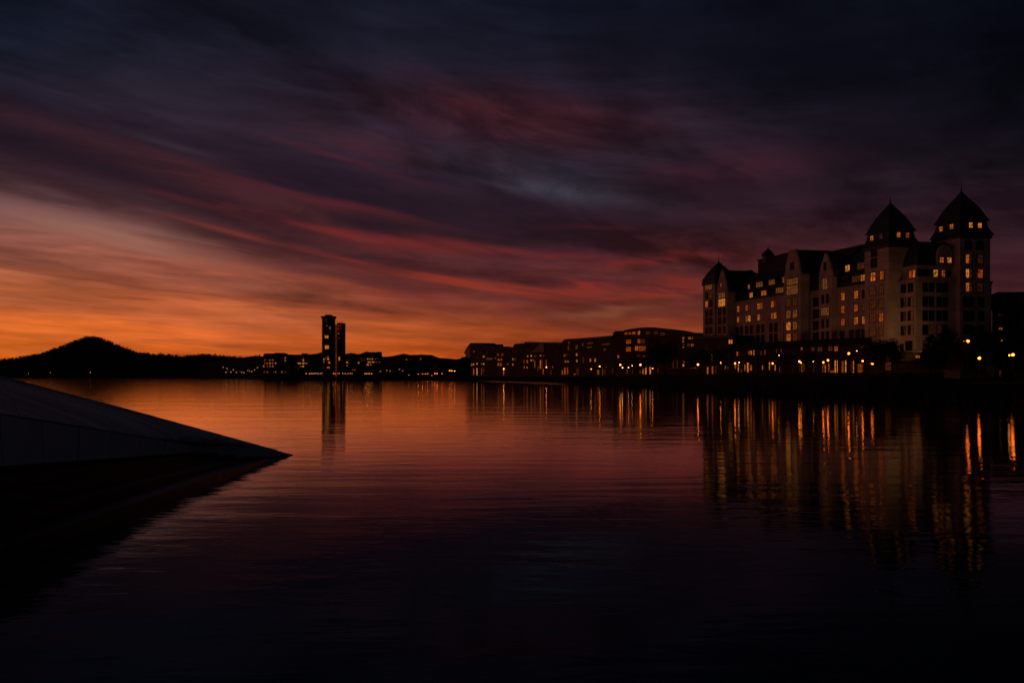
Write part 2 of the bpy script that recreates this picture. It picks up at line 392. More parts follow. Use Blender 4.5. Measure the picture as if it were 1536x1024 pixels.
def wn(sx_, sy_, sc, det, rot=0, dist=0.):
    mp = N.new('ShaderNodeMapping'); mp.inputs['Scale'].default_value = (sx_, sy_, 1); mp.inputs['Rotation'].default_value = (0, 0, R(rot)); L.new(geo.outputs['Position'], mp.inputs[0])
    n = N.new('ShaderNodeTexNoise'); n.inputs['Scale'].default_value = sc; n.inputs['Detail'].default_value = det; n.inputs['Roughness'].default_value = .5; n.inputs['Distortion'].default_value = dist
    L.new(mp.outputs[0], n.inputs[0]); return n.outputs['Fac']
cur = None
for (sx_, sy_, sc, det, rot, dist, amp) in [(.3, 1, .16, 3, 6, .3, .045), (.22, 1, .75, 4, -4, .4, .024), (.45, 1, 3.6, 3, 10, .3, .004)]:
    b = N.new('ShaderNodeBump'); b.inputs['Strength'].default_value = 1; b.inputs['Distance'].default_value = amp
    L.new(wn(sx_, sy_, sc, det, rot, dist), b.inputs['Height'])
    if cur is not None: L.new(cur, b.inputs['Normal'])
    cur = b.outputs[0]
L.new(cur, P.inputs['Normal']); L.new(cur, GLO.inputs['Normal'])
M['water'] = m
o = MB().add([(-40000, -3000, 0), (40000, -3000, 0), (40000, 40000, 0), (-40000, 40000, 0)], [(0, 1, 2, 3)]).build('water', m); tag(o, kind='structure')
# ------------------------------------------------------------------ land
SHORE = [(-700, 2600), (0, 2450), (300, 2100), (370, 1500), (395, 980), (470, 905), (560, 890), (640, 940), (700, 880), (760, 740), (830, 575), (880, 430), (930, 330), (985, 262), (1047, 218), (1110, 176), (1200, 147), (1300, 126), (1400, 113), (1536, 99), (1750, 86), (2300, 60)]
def ipol(tab, x):
    for (a, p), (b, q) in zip(tab, tab[1:]):
        if x <= b: return p + (q-p)*(x-a)/(b-a)
    return tab[-1][1]
OFF = [(0, -1.5), (.8, .25), (2.0, .8), (5, 1.15), (9, 1.9), (16, 3.0), (24, 4.0), (34, 4.75), (60, 4.95), (140, 5.0), (500, 5.2), (3000, 8)]
pxs = [-700 + i*14 for i in range(0, 78)] + [385 + i*6 for i in range(1, 215)] + [1690, 1750, 1900, 2100, 2300]
vs, fs = [], []
for px in pxs:
    D0 = ipol(SHORE, px)
    far = min(1, D0/600)
    for k, (o_, z_) in enumerate(OFF):
        nz = noise.noise(Vector((px*.06, k*1.3, 0)))*.25*min(1, o_/4) if 0 < o_ < 100 else 0
        j = noise.noise(Vector((px*.11, 3.3, 0)))*1.6 + noise.noise(Vector((px*.031, 9.3, 0)))*3 if px > 900 else 0
        x = at(px, D0 + j + o_*(1+far*.5), z_ + nz); vs.append(x)
n = len(OFF)
for i in range(len(pxs)-1):
    for k in range(n-1): fs.append((i*n+k, (i+1)*n+k, (i+1)*n+k+1, i*n+k+1))
g = MB().add(vs, fs).build('ground', M['grass'], smooth=True); tag(g, kind='structure')
# rock edging at the waterline of the near bank
rk = MB()
for i in range(900):
    px = 940 + (1640-940)*random.random(); D0 = ipol(SHORE, px) + noise.noise(Vector((px*.11, 3.3, 0)))*1.6 + noise.noise(Vector((px*.031, 9.3, 0)))*3
    d = D0 + random.uniform(.1, 4.5); r = random.uniform(.25, .75); c = at(px, d, .1 + (d-D0)*.22)
    ring = []
    for z_, q_ in ((-.7, .7), (-.1, 1.1), (.45, .8), (.75, .3)):
        ring.append([c + Vector((r*q_*math.cos(a)*random.uniform(.8, 1.25), r*q_*math.sin(a)*random.uniform(.8, 1.25), r*z_*random.uniform(.8, 1.1))) for a in [k*math.pi*2/6 for k in range(6)]])
    rk.rings(ring)
tag(rk.build('bank_rocks', M['rock']), 'dark rocks heaped along the waterline below the promenade', 'rocks', kind='stuff')
# lit footpath low on the near bank
pv_ = []
for px in range(1455, 1700, 8):
    D0 = ipol(SHORE, px); pv_.append((at(px, D0+13.2, 2.78), at(px, D0+15.6, 3.10)))
vs = [p for q_ in pv_ for p in q_]; fs = [(2*i, 2*i+2, 2*i+3, 2*i+1) for i in range(len(pv_)-1)]
tag(MB().add([v+Vector((0,0,.12)) for v in vs], fs).build('path', M['path']), kind='structure')

# ------------------------------------------------------------------ hills
def hill(name, prof, D0, D1, mat, rough=.6, deep=900, px0=None):
    vs, fs = [], []; K = 14; a, b = prof[0][0], prof[-1][0]; st = 3.0; cnt = int((b-a)/st)+1
    for i in range(cnt):
        px = a + i*st; zt = EYE + (HY-ipol(prof, px))/F*D1
        for k in range(K+1):
            t = k/K; d = D0 + (D1-D0)*t if k <= K-4 else D1 + deep*(k-(K-4))/4
            if k <= K-4: t2 = k/(K-4); d = D0 + (D1-D0)*t2; z_ = (zt)*(math.sin(t2*math.pi/2)**1.25)
            else: z_ = zt*(1-.3*(k-(K-4)))
            z_ = max(z_, -3) + (noise.noise(Vector((px*.03, d*.004, 1)))*zt*.12 if 0 < k < K-4 else 0)
            if k == K-4: z_ += noise.noise(Vector((px*.25, 2, 2)))*rough
            vs.append(at(px, d, z_ - (2 if k == 0 else 0)))
    n = K+1
    for i in range(cnt-1):
        for k in range(K): fs.append((i*n+k, (i+1)*n+k, (i+1)*n+k+1, i*n+k+1))
    return tag(MB().add(vs, fs).build(name, mat, smooth=True), kind='structure')
HP = [(-600, 560), (-200, 548), (-60, 543), (0, 541), (19, 539.4), (44, 536), (60, 533), (75, 527.5), (91, 522), (104, 517.5), (115, 512.5), (125, 509), (135, 508), (146, 508.5), (159, 512.5), (169, 517), (182, 522.5), (195, 527), (208, 531), (224, 532.8), (245, 534), (271, 536.6), (294, 534.2), (310, 533.4), (328, 535.3), (349, 537.6), (370, 538), (394, 536), (430, 540), (500, 550), (560, 562)]
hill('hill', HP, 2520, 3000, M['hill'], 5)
FP = [(300, 543), (380, 536), (470, 534), (540, 537), (574, 536), (590, 535), (605.6, 532.8), (616, 534.2), (622.5, 533), (631.6, 533.6), (639.4, 535.2), (648.5, 535.6), (660, 539), (674.6, 538.8), (700, 541), (800, 546), (900, 552), (1000, 556)]
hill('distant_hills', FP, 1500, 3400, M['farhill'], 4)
MP = [(540, 552), (575, 547), (592, 544), (606, 541), (640, 543), (662, 545), (680, 540), (694, 536), (704, 532), (720, 540), (740, 556)]
hill('near_slope', MP, 1080, 1300, M['hill'], 3, 200)
def tuft(mb, c, r, k, s):
    for _ in range(k):
        d = Vector((random.gauss(0, 1), random.gauss(0, 1), random.gauss(0, 1))); d.normalize(); p = c + d*r*random.random()**.4
        a = Vector((random.gauss(0, 1), random.gauss(0, 1), random.gauss(0, 1))).normalized()*s*random.uniform(.5, 1.2); b = a.orthogonal().normalized()*s*random.uniform(.3, .8)
        mb.add([p-a, p+b, p+a, p-b], [(0, 1, 2, 3)])
wd = MB()
for i in range(520):
    px = random.uniform(-60, 380); d = 2990 + random.uniform(-40, 30); y = ipol(HP, px)
    big = max(0, 1-abs(px-140)/110); r = 5 + 6*big*random.random()
    c = at(px, d, zat(y, 3000) + r*.35*random.uniform(.2, 1)); tuft(wd, c, r, 22 if big else 14, 2.2)
for i in range(900):                                   # tree cover on the near side of the hill
    px = random.uniform(-60, 390); t = random.random(); d = 2560 + 430*t; z_ = (zat(ipol(HP, px), 3000))*(math.sin(t*math.pi/2)**1.25)
    tuft(wd, at(px, d, z_+3), 9, 9, 3.5)
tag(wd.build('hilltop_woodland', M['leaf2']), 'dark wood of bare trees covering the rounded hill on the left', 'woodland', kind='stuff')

# ------------------------------------------------------------------ trees
def tree_mesh(seed, h, rx, trunk_h, leaves, dens=1.):
    random.seed(seed); t, c = MB(), MB()
    top = Vector((random.uniform(-.3, .3), random.uniform(-.3, .3), h*.86)); base_r = h*.022 + .06
    t.tube((0, 0, -.6), (0, 0, trunk_h), base_r*1.25, base_r, 8); t.tube((0, 0, trunk_h), top, base_r, .03, 6)
    tips = []
    for i in range(13):
        f = i/13; z0 = trunk_h + (h*.8-trunk_h)*f; a = i*2.4 + random.random(); l = rx*(1-.55*abs(f-.3)*1.3)*random.uniform(.7, 1.1)
        p0 = Vector((0, 0, z0)); p1 = p0 + Vector((math.cos(a)*l*.55, math.sin(a)*l*.55, l*.35)); p2 = p0 + Vector((math.cos(a)*l, math.sin(a)*l, l*.75))
        t.tube(p0, p1, base_r*.45*(1-f*.5), base_r*.28, 5); t.tube(p1, p2, base_r*.28, .03, 4); tips += [p1, p2, (p1+p2)/2]
        for k in range(9):
            q0 = p1.lerp(p2, random.random()); q1 = q0 + Vector((random.gauss(0, 1), random.gauss(0, 1), random.uniform(.2, 1.6)))*l*.22
            t.tube(q0, q1, base_r*.13, .02, 3); tips.append(q1)
    for p in tips:
        if random.random() < .85: tuft(c, p, rx*.27, int(leaves*dens), .12+rx*.024)
    return t, c
TP = {}
def tree(kind, loc, h, label, group=None):
    seed, ph, rx, th, lv, mat = {'round': (3, 10, 4.2, 2.4, 22, 'leaf'), 'sparse': (5, 10, 3.6, 2.8, 8, 'leaf2'), 'bush': (8, 6, 3.6, .7, 40, 'leaf'), 'column': (12, 10, 1.5, 1.4, 26, 'leaf')}[kind]
    if kind not in TP:
        t, c = tree_mesh(seed, ph, rx, th, lv)
        TP[kind] = (t.build('trunk', M['bark']), c.build('crown', M[mat])); first = True
    else: first = False
    r = empty('bush' if kind == 'bush' else 'tree', loc, label, 'bush' if kind == 'bush' else 'tree', group)
    s = h/ph; r.scale = (s, s, s); r.rotation_euler = (0, 0, random.random()*6)
    for o in TP[kind]:
        c = o if first else o.copy()
        if not first: col.objects.link(c)
        c.parent = r
    return r
def gz(px, D):
    o_ = D - ipol(SHORE, px); far = 1 + min(1, ipol(SHORE, px)/600)*.5
    return ipol([(a*far, b) for a, b in OFF], o_)
for kind, px, D, h, lab in [
 ('bush', 1326, 166, 6.6, 'dark rounded bush at the right end of the long low pavilion'),
 ('round', 1424, 152, 8.6, 'broad dark tree before the hotel corner, right of the brown door'),
 ('round', 1447, 160, 7.0, 'dark tree behind the tall twin-headed street lamp'),
 ('round', 1486, 158, 9.6, 'dark tree below the outer corner of the tallest tower'),
 ('sparse', 1508, 160, 8.8, 'thin-leaved tree before the dark building at the right edge'),
 ('bush', 1403, 146, 4.4, 'low bush before the terrace wall, right of its small lit window'),
 ('column', 1395, 168, 10.5, 'narrow upright tree against the hotel corner wall'),
 ('bush', 1536, 144, 3.4, 'bush at the far right edge below the dark building'),
 ('bush', 1462, 152, 3.2, 'low bush beside the pale container'),
 ('sparse', 1180, 205, 6.4, 'thin tree before the left half of the long low pavilion'),
 ('sparse', 1215, 184, 6.2, 'thin tree before the middle of the long low pavilion'),
 ('round', 1083, 228, 9.0, 'dark tree before the windowless annex left of the pavilion'),
 ('round', 1052, 240, 9.2, 'dark tree just right of the round canopy'),
 ('round', 997, 322, 14.5, 'tall dark tree covering the right half of the curved roof office'),
 ('round', 982, 316, 12.5, 'dark tree before the middle of the curved roof office'),
 ('round', 962, 318, 9.5, 'smaller dark tree before the lit windows of the curved roof office'),
 ('sparse', 945, 330, 10.5, 'thin tree below the left lit windows of the curved roof office'),
 ('sparse', 912, 345, 12.0, 'thin tree between the flat roof block and the curved roof office'),
 ('sparse', 878, 385, 10.0, 'thin tree below the pair of yellow windows of the flat roof block'),
 ('round', 778, 560, 9.5, 'dark tree between the two gabled waterfront houses'),
 ('round', 742, 610, 10.0, 'dark tree before the flat end of the stepped waterfront house'),
 ('round', 697, 690, 17.5, 'dark tree touching the pale gable of the stepped waterfront house'),
 ('round', 688, 720, 20, 'second dark tree on the slope left of the pale gable'),
 ('round', 678, 760, 18, 'leftmost dark tree on the slope left of the pale gable'),
 ('round', 538, 905, 9.0, 'dark tree between the round tower and the right hand office block'),
]:
    tree(kind, at(px, D, gz(px, D)-.1), h, lab)
random.seed(11)

# ------------------------------------------------------------------ hotel (s along the long face, t inward, z up)
HO = Vector((103, 185, 0)); HA = Vector((-.326, .9454, 0)); HB = Vector((.985, .17, 0))
def hp(s, t, z): return HO + HA*s + HB*t + Z*z
def hit(px, py, p0, n):
    d = Vector(((px-768)/F, 1, (HY-py)/F)); c = Vector((0, 0, EYE)); k = (Vector(p0)-c).dot(n)/d.dot(n); return c + d*k
NL = Vector((-HA.y, HA.x, 0)); NL = NL if NL.dot(HB) < 0 else -NL           # outward of the long face
NC = Vector((HB.y, -HB.x, 0)); NC = NC if NC.dot(HA) < 0 else -NC           # outward of the face towards the camera
hotel = empty('hotel_building', hp(45, 8, 5), 'huge stone hotel with steep dark roofs, lit windows and two tall domed towers', 'hotel')
def hbox(mb, s0, s1, t0, t1, z0, z1, mat=None): return mb.obox(hp(s0, t0, z0), HA*(s1-s0), HB*(t1-t0), Z*(z1-z0), mat)
def hprism_s(mb, s0, s1, prof, mat=None): return mb.prism([hp(s0, t, z) for t, z in prof], HA*(s1-s0), mat)
def hprism_t(mb, t0, t1, prof, mat=None): return mb.prism([hp(s, t0, z) for s, z in prof], HB*(t1-t0), mat)
def hrings(mb, cs, ct, rs, mat=None):
    return mb.rings([[hp(cs+a*i, ct+b*j, z) for i, j in ((-1,-1),(-1,1),(1,1),(1,-1))] for a, b, z in rs], mat)
G0z = 4.2
# main walls and cornices
def wall(s0, s1, t0, t1, z1, cor=True, name='wall'):
    wm = MB(); hbox(wm, s0, s1, t0, t1, G0z, z1); wo = wm.build(name, M['plaster'], hotel)
    if cor:
        cm = MB(); hbox(cm, s0-.25, s1+.25, t0-.35, t1+.1, z1, z1+.35); hbox(cm, s0-.12, s1+.12, t0-.18, t1+.05, z1-.45, z1-.003)
        cm.build('cornice', M['stone'], wo)
    return wo
wall(1.3, 6.46, 0, 22, 28.4, name='corner_wall')
wall(14.54, 28.26, 0, 18, 29.2)
wall(33.44, 39.26, .15, 18, 29.4)
wall(46.74, 76.0, 0, 16, 29.7)
# string course bands low on the long face
for s0, s1 in ((14.6, 28.2), (46.8, 75.9)):
    b_ = MB(); hbox(b_, s0, s1, -.12, -.003, 17.9-3.9, 14.2); b_.build('string_course', M['stone'], hotel)
# pilaster strips
for s in (24.1, 52.9, 59.8, 66.0, 71.3):
    pl_ = MB(); hbox(pl_, s-.28, s+.28, -.1, -.004, G0z, 28.7); pl_.build('pilaster', M['plaster'], hotel)
# roofs: mansard profile from the eaves to the ridge
def roof(s0, s1, ze, zr, tr, t0=0, back=18, name='roof'):
    pr = [(t0+.1, ze), (t0+.9, ze+1.8), (t0+2.0, ze+4.2), (t0+3.6, ze+7.0), (t0+5.6, (ze+7.0+zr)/2+.8), (tr, zr), (tr+.6, zr), (back-1.5, ze+5), (back, ze)]
    r_ = MB(); hprism_s(r_, s0, s1, pr); ro = r_.build(name, M['slate'], hotel)
    rd = MB(); hbox(rd, s0, s1, tr-.12, tr+.72, zr-.2, zr+.22); rd.build('ridge_cap', M['copper'], ro)
    return ro
roof(14.5, 28.5, 29.55, 41.0, 8.2); roof(28.5, 46.0, 29.75, 42.3, 8.4)
roof(44.8, 78.0, 30.05, 40.1, 8.0, back=16); roof(76.5, 86, 33.2, 41.4, 6.2, back=14)
# corner: set-back attic, curved roof, arched gable
wm = MB(); hbox(wm, 2.1, 6.46, 1.0, 21, 28.76, 32.2); ao = wm.build('attic_wall', M['plaster'], hotel)
cm = MB(); hbox(cm, 1.85, 6.4, .8, 21.2, 32.2, 32.5); cm.build('cornice', M['stone'], ao)
cr_ = MB(); prf = [(0, 32.5), (.45, 34.6), (1.3, 36.6), (2.6, 38.4), (4.4, 39.4)]
cr_.rings([[hp(2.0+a, 1.0+a, z), hp(2.0+a, 20.8, z), hp(16, 20.8, z), hp(16, 1.0+a, z)] for a, z in prf])
cr_.build('roof', M['slate'], hotel)
ag = MB(); ou = []
tc_, hw = 8.9, 2.3
for i in range(13):
    a = math.pi*i/12; ou.append((tc_+hw*math.cos(a), 34.7+3.2*math.sin(a)))
ou = [(tc_+hw, 32.4)] + ou + [(tc_-hw, 32.4)]
ag.prism([hp(1.75, t, z) for t, z in ou], HA*.5); ago = ag.build('arched_gable', M['plaster'], hotel)
hw2 = hw+.75; ou2 = [(tc_+hw2*math.cos(math.pi*i/12), 34.7+(3.2+.85)*math.sin(math.pi*i/12)) for i in range(13)]; ou2 = [(tc_+hw2, 32.45)] + ou2 + [(tc_-hw2, 32.45)]
hd = MB(); hd.prism([hp(2.26, t, z) for t, z in ou2], HA*5.5); hd.build('arched_roof', M['copper'], ago)
# corner cornice ledge along the terrace
tl = MB(); hbox(tl, .9, 1.2, .2, 11.2, 28.76, 29.5); tl.build('parapet', M['stone'], hotel)
# towers
def tower(s0, s1, t0, t1, ze, zs, za, skirt=.6, name='tower', inner=.5, fin=1.6):
    cs, ct, a, b = (s0+s1)/2, (t0+t1)/2, abs(s1-s0)/2, abs(t1-t0)/2
    wm = MB(); hbox(wm, s0, s1, t0, t1, G0z, ze); wo = wm.build(name, M['plaster'], hotel)
    cm = MB(); hrings(cm, cs, ct, [(a+.2, b+.2, ze-.9), (a+.35, b+.35, ze-.1), (a+skirt, b+skirt, ze), (a+skirt*.85, b+skirt*.85, ze+.25), (a+.15, b+.15, ze+1.0), (a-inner*.5, b-inner*.5, ze+2.0), (a-inner, b-inner, zs-.25)])
    cm.build('tower_skirt', M['slate'], wo)
    dm = MB(); H_ = za-zs; rs = [(a-inner+.35, b-inner+.35, zs-.25), (a-inner+.45, b-inner+.45, zs)]
    for f, q_ in ((.06, .975), (.15, .905), (.28, .80), (.39, .70), (.5, .585), (.58, .49), (.7, .34), (.77, .25), (.88, .115), (.95, .045), (1, .015)):
        rs.append(((a-inner+.25)*q_, (b-inner+.25)*q_, zs+H_*f))
    hrings(dm, cs, ct, rs); dm.build('dome_roof', M['copper'], wo)
    fm = MB(); c = hp(cs, ct, 0); fm.lathe(c, [(.16, za-.5), (.1, za), (.22, za+.25), (.08, za+.5), (.03, za+fin)], 8); fm.build('finial', M['metal'], wo)
    return wo
tower(6.5, 14.5, -3, 5.2, 38.6, 42.4, 50.6)
tower(.1, 8.0, 11.5, 20.3, 40.4, 44.3, 52.6)
tower(83.4, 90.8, -3, 4.6, 38.3, 39.3, 46.2, .35, 'tower', .05, 2.2)
# stair turret and lift block behind the ridge
bl = MB(); hbox(bl, 62.5, 79.5, 11, 17, 36, 45.4); hbox(bl, 62.2, 79.8, 10.7, 17.3, 45.4, 45.8); blo = bl.build('rooftop_block', M['darkwall'], hotel)
tu = MB(); c = hp(75.5, 12, 0); tu.lathe(c, [(1.9, 44), (1.9, 46.6), (2.4, 46.7), (2.1, 47.3), (1.2, 48.2), (.35, 49), (.1, 49.3), (.05, 50.4)], 8); tu.build('turret', M['copper'], blo)
# gables
def gable(s0, s1, tf, zs, prof, roof_back, name='gable', r=True):
    """wall up to zs, shaped gable above; prof is a list of (fraction of half width, z)"""
    cs, hw = (s0+s1)/2, (s1-s0)/2
    ou = [(cs+hw, G0z)] + [(cs+hw*f, z) for f, z in prof] + [(cs-hw*f, z) for f, z in reversed(prof)] + [(cs-hw, G0z)]
    g = MB(); hprism_t(g, tf, tf+.6, ou); go = g.build(name, M['plaster'], hotel)
    sd = MB(); hbox(sd, s0+.01, s1-.01, tf+.602, .1, G0z, zs-.1); sd.build('side_wall', M['plaster'], go)
    if r:
        ou = [(cs+hw+.05, zs-.1)] + [(cs+(hw+.05)*f, z+.05) for f, z in prof] + [(cs-(hw+.05)*f, z+.05) for f, z in reversed(prof)] + [(cs-hw-.05, zs-.1)]
        rf = MB(); hprism_t(rf, tf+.61, roof_back, [(s, z-.25) for s, z in ou]); rf.build('gable_roof', M['slate'], go)
    b_ = MB(); hbox(b_, s0-.12, s1+.12, tf-.14, tf-.003, zs-.25, zs+.1); b_.build('band', M['stone'], go)
    return go
gable(28.3, 33.4, -1.6, 33.2, [(1, 33.2), (.93, 34.6), (.72, 36.4), (.4, 38.3), (.13, 39.8), (0.02, 40.1)], 8)
g1o = gable(39.3, 46.7, -3, 35.4, [(1, 35.4), (.86, 36.6), (.8, 38.2), (.62, 40.4), (.45, 42.4), (.38, 43.0)], 9)
gable(76.0, 82.4, -3, 34.0, [(1, 34.0), (.86, 35.5), (.66, 37.6), (.4, 39.8), (.12, 41.6), (.02, 41.9)], 7)
# dormers
def dormer(s, w_, t0, z0, h_, dep=3.2):
    d = MB(); hbox(d, s-w_/2, s+w_/2, t0, t0+dep, z0, z0+h_); do = d.build('dormer', M['darkwall'], hotel)
    e = MB(); e.prism([hp(s-w_/2-.2, t, z) for t, z in ((t0-.3, z0+h_), (t0-.3, z0+h_+.22), (t0+dep+.4, z0+h_+.75), (t0+dep+.4, z0+h_))], HA*(w_+.4)); e.build('dormer_roof', M['slate'], do)
DM = [(21.6, 3.0, .55, 30.3, 2.1, 'd'), (18.7, 3.2, .55, 30.3, 2.1, 'w'), (25.8, 2.4, .55, 30.3, 2.1, '0'),
      (26.3, 1.7, 1.8, 33.9, 2.2, 'b'), (21.4, 2.6, 1.8, 33.9, 2.2, 'd'), (17.6, 3.0, 1.8, 33.9, 2.2, 'o'),
      (35.4, 2.6, 1.5, 33.0, 2.2, 'o'),
      (68.0, 1.6, .55, 30.5, 2.2, 'b'), (61.4, 2.6, .55, 30.5, 2.2, 'w'), (53.6, 3.6, .55, 30.5, 2.3, 'p'), (73.0, 1.5, .55, 30.5, 2.1, '0'),
      (71.2, 1.1, 1.9, 34.0, 1.8, 'w'), (65.6, 3.4, 1.9, 34.0, 2.1, 'p'), (59.2, 3.0, 1.9, 34.0, 2.1, 'p'), (52.6, 3.0, 1.9, 34.0, 2.2, 'p')]
recs = []
for s, w_, t0, z0, h_, k in DM:
    dormer(s, w_+.5, t0, z0, h_)
    recs.append(win_rec(hp(s, t0, z0+h_*.52), HA, NL, w_, h_*.78, k, max(2, int(w_/.9)), 2))
def LF(s, z, w_, h_, k, t=0, nx=2, nz=2, arch=False): recs.append(win_rec(hp(s, t, z), HA, NL, w_, h_, k, nx, nz, arch))
def CF(t, z, w_, h_, k, s=1.3, nx=2, nz=2, arch=False): recs.append(win_rec(hp(s, t, z), HB, NC, w_, h_, k, nx, nz, arch))
Zr = (16.0, 19.6, 23.2, 26.9)
# corner block, long face: rows of paired narrow windows
for i, z in enumerate(Zr):
    for s, k in ((2.9, 'd' if i in (0, 1, 2) else '0'), (5.1, '0' if i == 3 else 'd')):
        LF(s-.42, z, .66, 2.3, k, 0, 1, 2); LF(s+.42, z, .66, 2.3, '0', 0, 1, 2)
LF(3.4, 11.5, 1.9, 3.2, '0')
LF(2.9, 30.4, .9, 1.9, 'w', 1.0, 1, 2); LF(4.0, 30.4, .8, 1.9, 'o', 1.0, 1, 2)
# corner block, face towards the camera
for i, z in enumerate(Zr):
    for t in (2.6, 4.4, 6.6, 8.4):
        CF(t, z, 1.25, 2.3, 'd' if (i == 0 and t in (4.4, 6.6)) else '0')
CF(2.6, 12.1, 1.2, 2.2, 'd'); CF(4.6, 12.1, 1.6, 2.2, 'd')
for t, k in ((1.5, '0'), (3.0, '0'), (4.3, '0'), (6.4, 'b'), (8.6, 'o'), (10.2, '0')): CF(t, 30.4, 1.25 if k == 'b' else .95, 2.0, k, 2.1, 2, 2)
CF(7.8, 33.9, 1.15, 1.3, 'w', 1.75); CF(10.0, 33.9, 1.2, 1.4, 'b', 1.75)
# tallest tower
for z, ks in ((26.9, ('w', 'd')), (30.4, ('b', 'o')), (34.1, ('w', 'd'))):
    CF(13.6, z, .95, 2.2, ks[0], .1, 1, 2); CF(14.6, z, .7, 2.2, 'd', .1, 1, 2); CF(17.3, z, 1.5, 2.2, ks[1], .1)
for z in Zr[:3]:
    CF(13.1, z, 1.2, 2.3, '0', .1); CF(14.8, z, 1.2, 2.3, '0', .1); CF(17.6, z, 1.5, 2.3, '0', .1)
CF(13.8, 37.9, 1.9, 2.3, '0', .1, 2, 2, True); CF(17.2, 37.9, 1.9, 2.3, '0', .1, 2, 2, True)
def skirt_windows(s0, s1, t0, t1, z, inner, ks, w_=1.0):
    cs, ct = (s0+s1)/2, (t0+t1)/2
    for d, k in zip((1.75, -1.35), ks[:2]): LF(cs+d, z, w_, 1.75, k, t0+inner-.3, 2, 2)
    for d, k in zip((-1.1, 1.5), ks[2:]): CF(ct+d, z, w_, 1.85, k, s0+inner-.3, 2, 2)
skirt_windows(.1, 8, 11.5, 20.3, 42.5, .5, 'wwbb', 1.05)
skirt_windows(6.5, 14.5, -3, 5.2, 40.75, .5, 'wdwo', 1.0)
# front tower, long face
LF(11.3, 37.2, 1.9, 2.4, '0', -3, 2, 2, True); LF(11.3, 34.3, 1.9, 2.3, '0', -3)
for s, w_, k in ((11.6, 1.6, 'w'), (8.6, 1.3, 'o')): LF(s, 30.6, w_, 2.2, k, -3)
for i, z in enumerate(Zr):
    LF(11.7, z, 2.0, 2.3, 'd', -3, 3); LF(8.9, z, 1.3, 2.3, 'd' if i != 1 else 'o', -3, 2)
# recess between tower and second gable
for i, z in enumerate(Zr):
    if i: LF(25.9, z, 1.25, 2.0, 'o' if i < 3 else 'w'); LF(21.0, z, 1.45, 2.0, {1: 'w', 2: 'o', 3: 'w'}[i]); LF(18.2, z, 1.15, 2.0, {1: 'w', 2: 'd', 3: '0'}[i])
    else:
        for s in (26.2, 22.6, 20.4, 18.2, 16.2): LF(s, z, 1.5, 2.2, '0')
LF(30.9, 32.0-.9, 1.9, 3.2, 'p', -1.6); LF(30.9, 36.2, .9, 2.2, '0', -1.6, 1, 2)
LF(30.9, 23.0, 3.2, 2.2, 'p', -1.6, 4, 2)
for z in (26.7, 19.5, 16.0): LF(31.8, z, .9, 2.4, '0', -1.6, 1); LF(29.9, z, .9, 2.4, '0', -1.6, 1)
for z in (26.4, 22.9, 19.4, 16.0): LF(36.4, z, 3.0, 2.4, '0', .15, 3)
# big gable
LF(43, 33.2, 5.0, 1.9, 'p', -3, 6, 2); LF(43, 30.6, 5.0, 2.6, 'p', -3, 6, 2)
for z, k in ((26.9, 'd'), (23.2, 'p'), (19.6, 'p'), (16.0, 'w')):
    LF(44.6, z, 1.9, 2.4, k if z != 19.6 else 'b', -3, 3, 2); LF(41.7, z, 1.9, 2.4, k if z != 16 else 'd', -3, 3, 2)
LF(43, 38.0, 1.5, 2.0, '0', -3)
# middle range
for z, row in ((27.5, 'wdwwo'), (23.8, 'wbwow')):
    for s, w_, k in zip((74.3, 68.9, 62.6, 55.6, 49.6), (1.7, 3.0, 3.0, 3.0, 1.6), row):
        if w_ < 2: LF(s, z, 1.3, 1.95, k, 0, 2)
        else:
            k2 = random.choice('ddwo'); ks = (k, k2) if random.random() < .5 else (k2, k)
            LF(s+.72, z, 1.15, 1.95, ks[0], 0, 2); LF(s-.72, z, 1.15, 1.95, ks[1], 0, 2)
for z in (20.0, 16.6):
    for s in (74.9, 72.6, 69.6, 67.0, 63.6, 61.1, 57.0, 54.6, 50.2): LF(s, z, 1.35, 2.7, '0', 0, 2, 2)
LF(79.2, 33.0, 3.9, 2.2, 'p', -3, 4); LF(79.2, 30.2, 4.0, 2.6, 'b', -3, 4); LF(79.6, 36.4, .9, 1.3, 'o', -3, 1, 1)
for z in (27.0, 23.9, 20.6):
    LF(80.5, z, 1.6, 2.4, '0', -3); LF(77.7, z, 1.3, 2.4, '0', -3)
# far tower
LF(87.2, 36.7, 4.6, 2.0, 'p', -3, 4)
for z, k, k2 in ((33.6, '0', 'd'), (30.5, 'w', '0'), (27.2, '0', '0'), (24.2, '0', '0'), (20.9, '0', '0')):
    LF(88.4, z, 1.7, 2.2, k, -3); LF(85.8, z, 1.7, 2.2, k2, -3)
flush(hotel, recs)
dr = MB(); hbox(dr, 5.0, 6.1, -.14, -.003, 9.4, 12.6); dr.build('door', M['frame'], hotel)

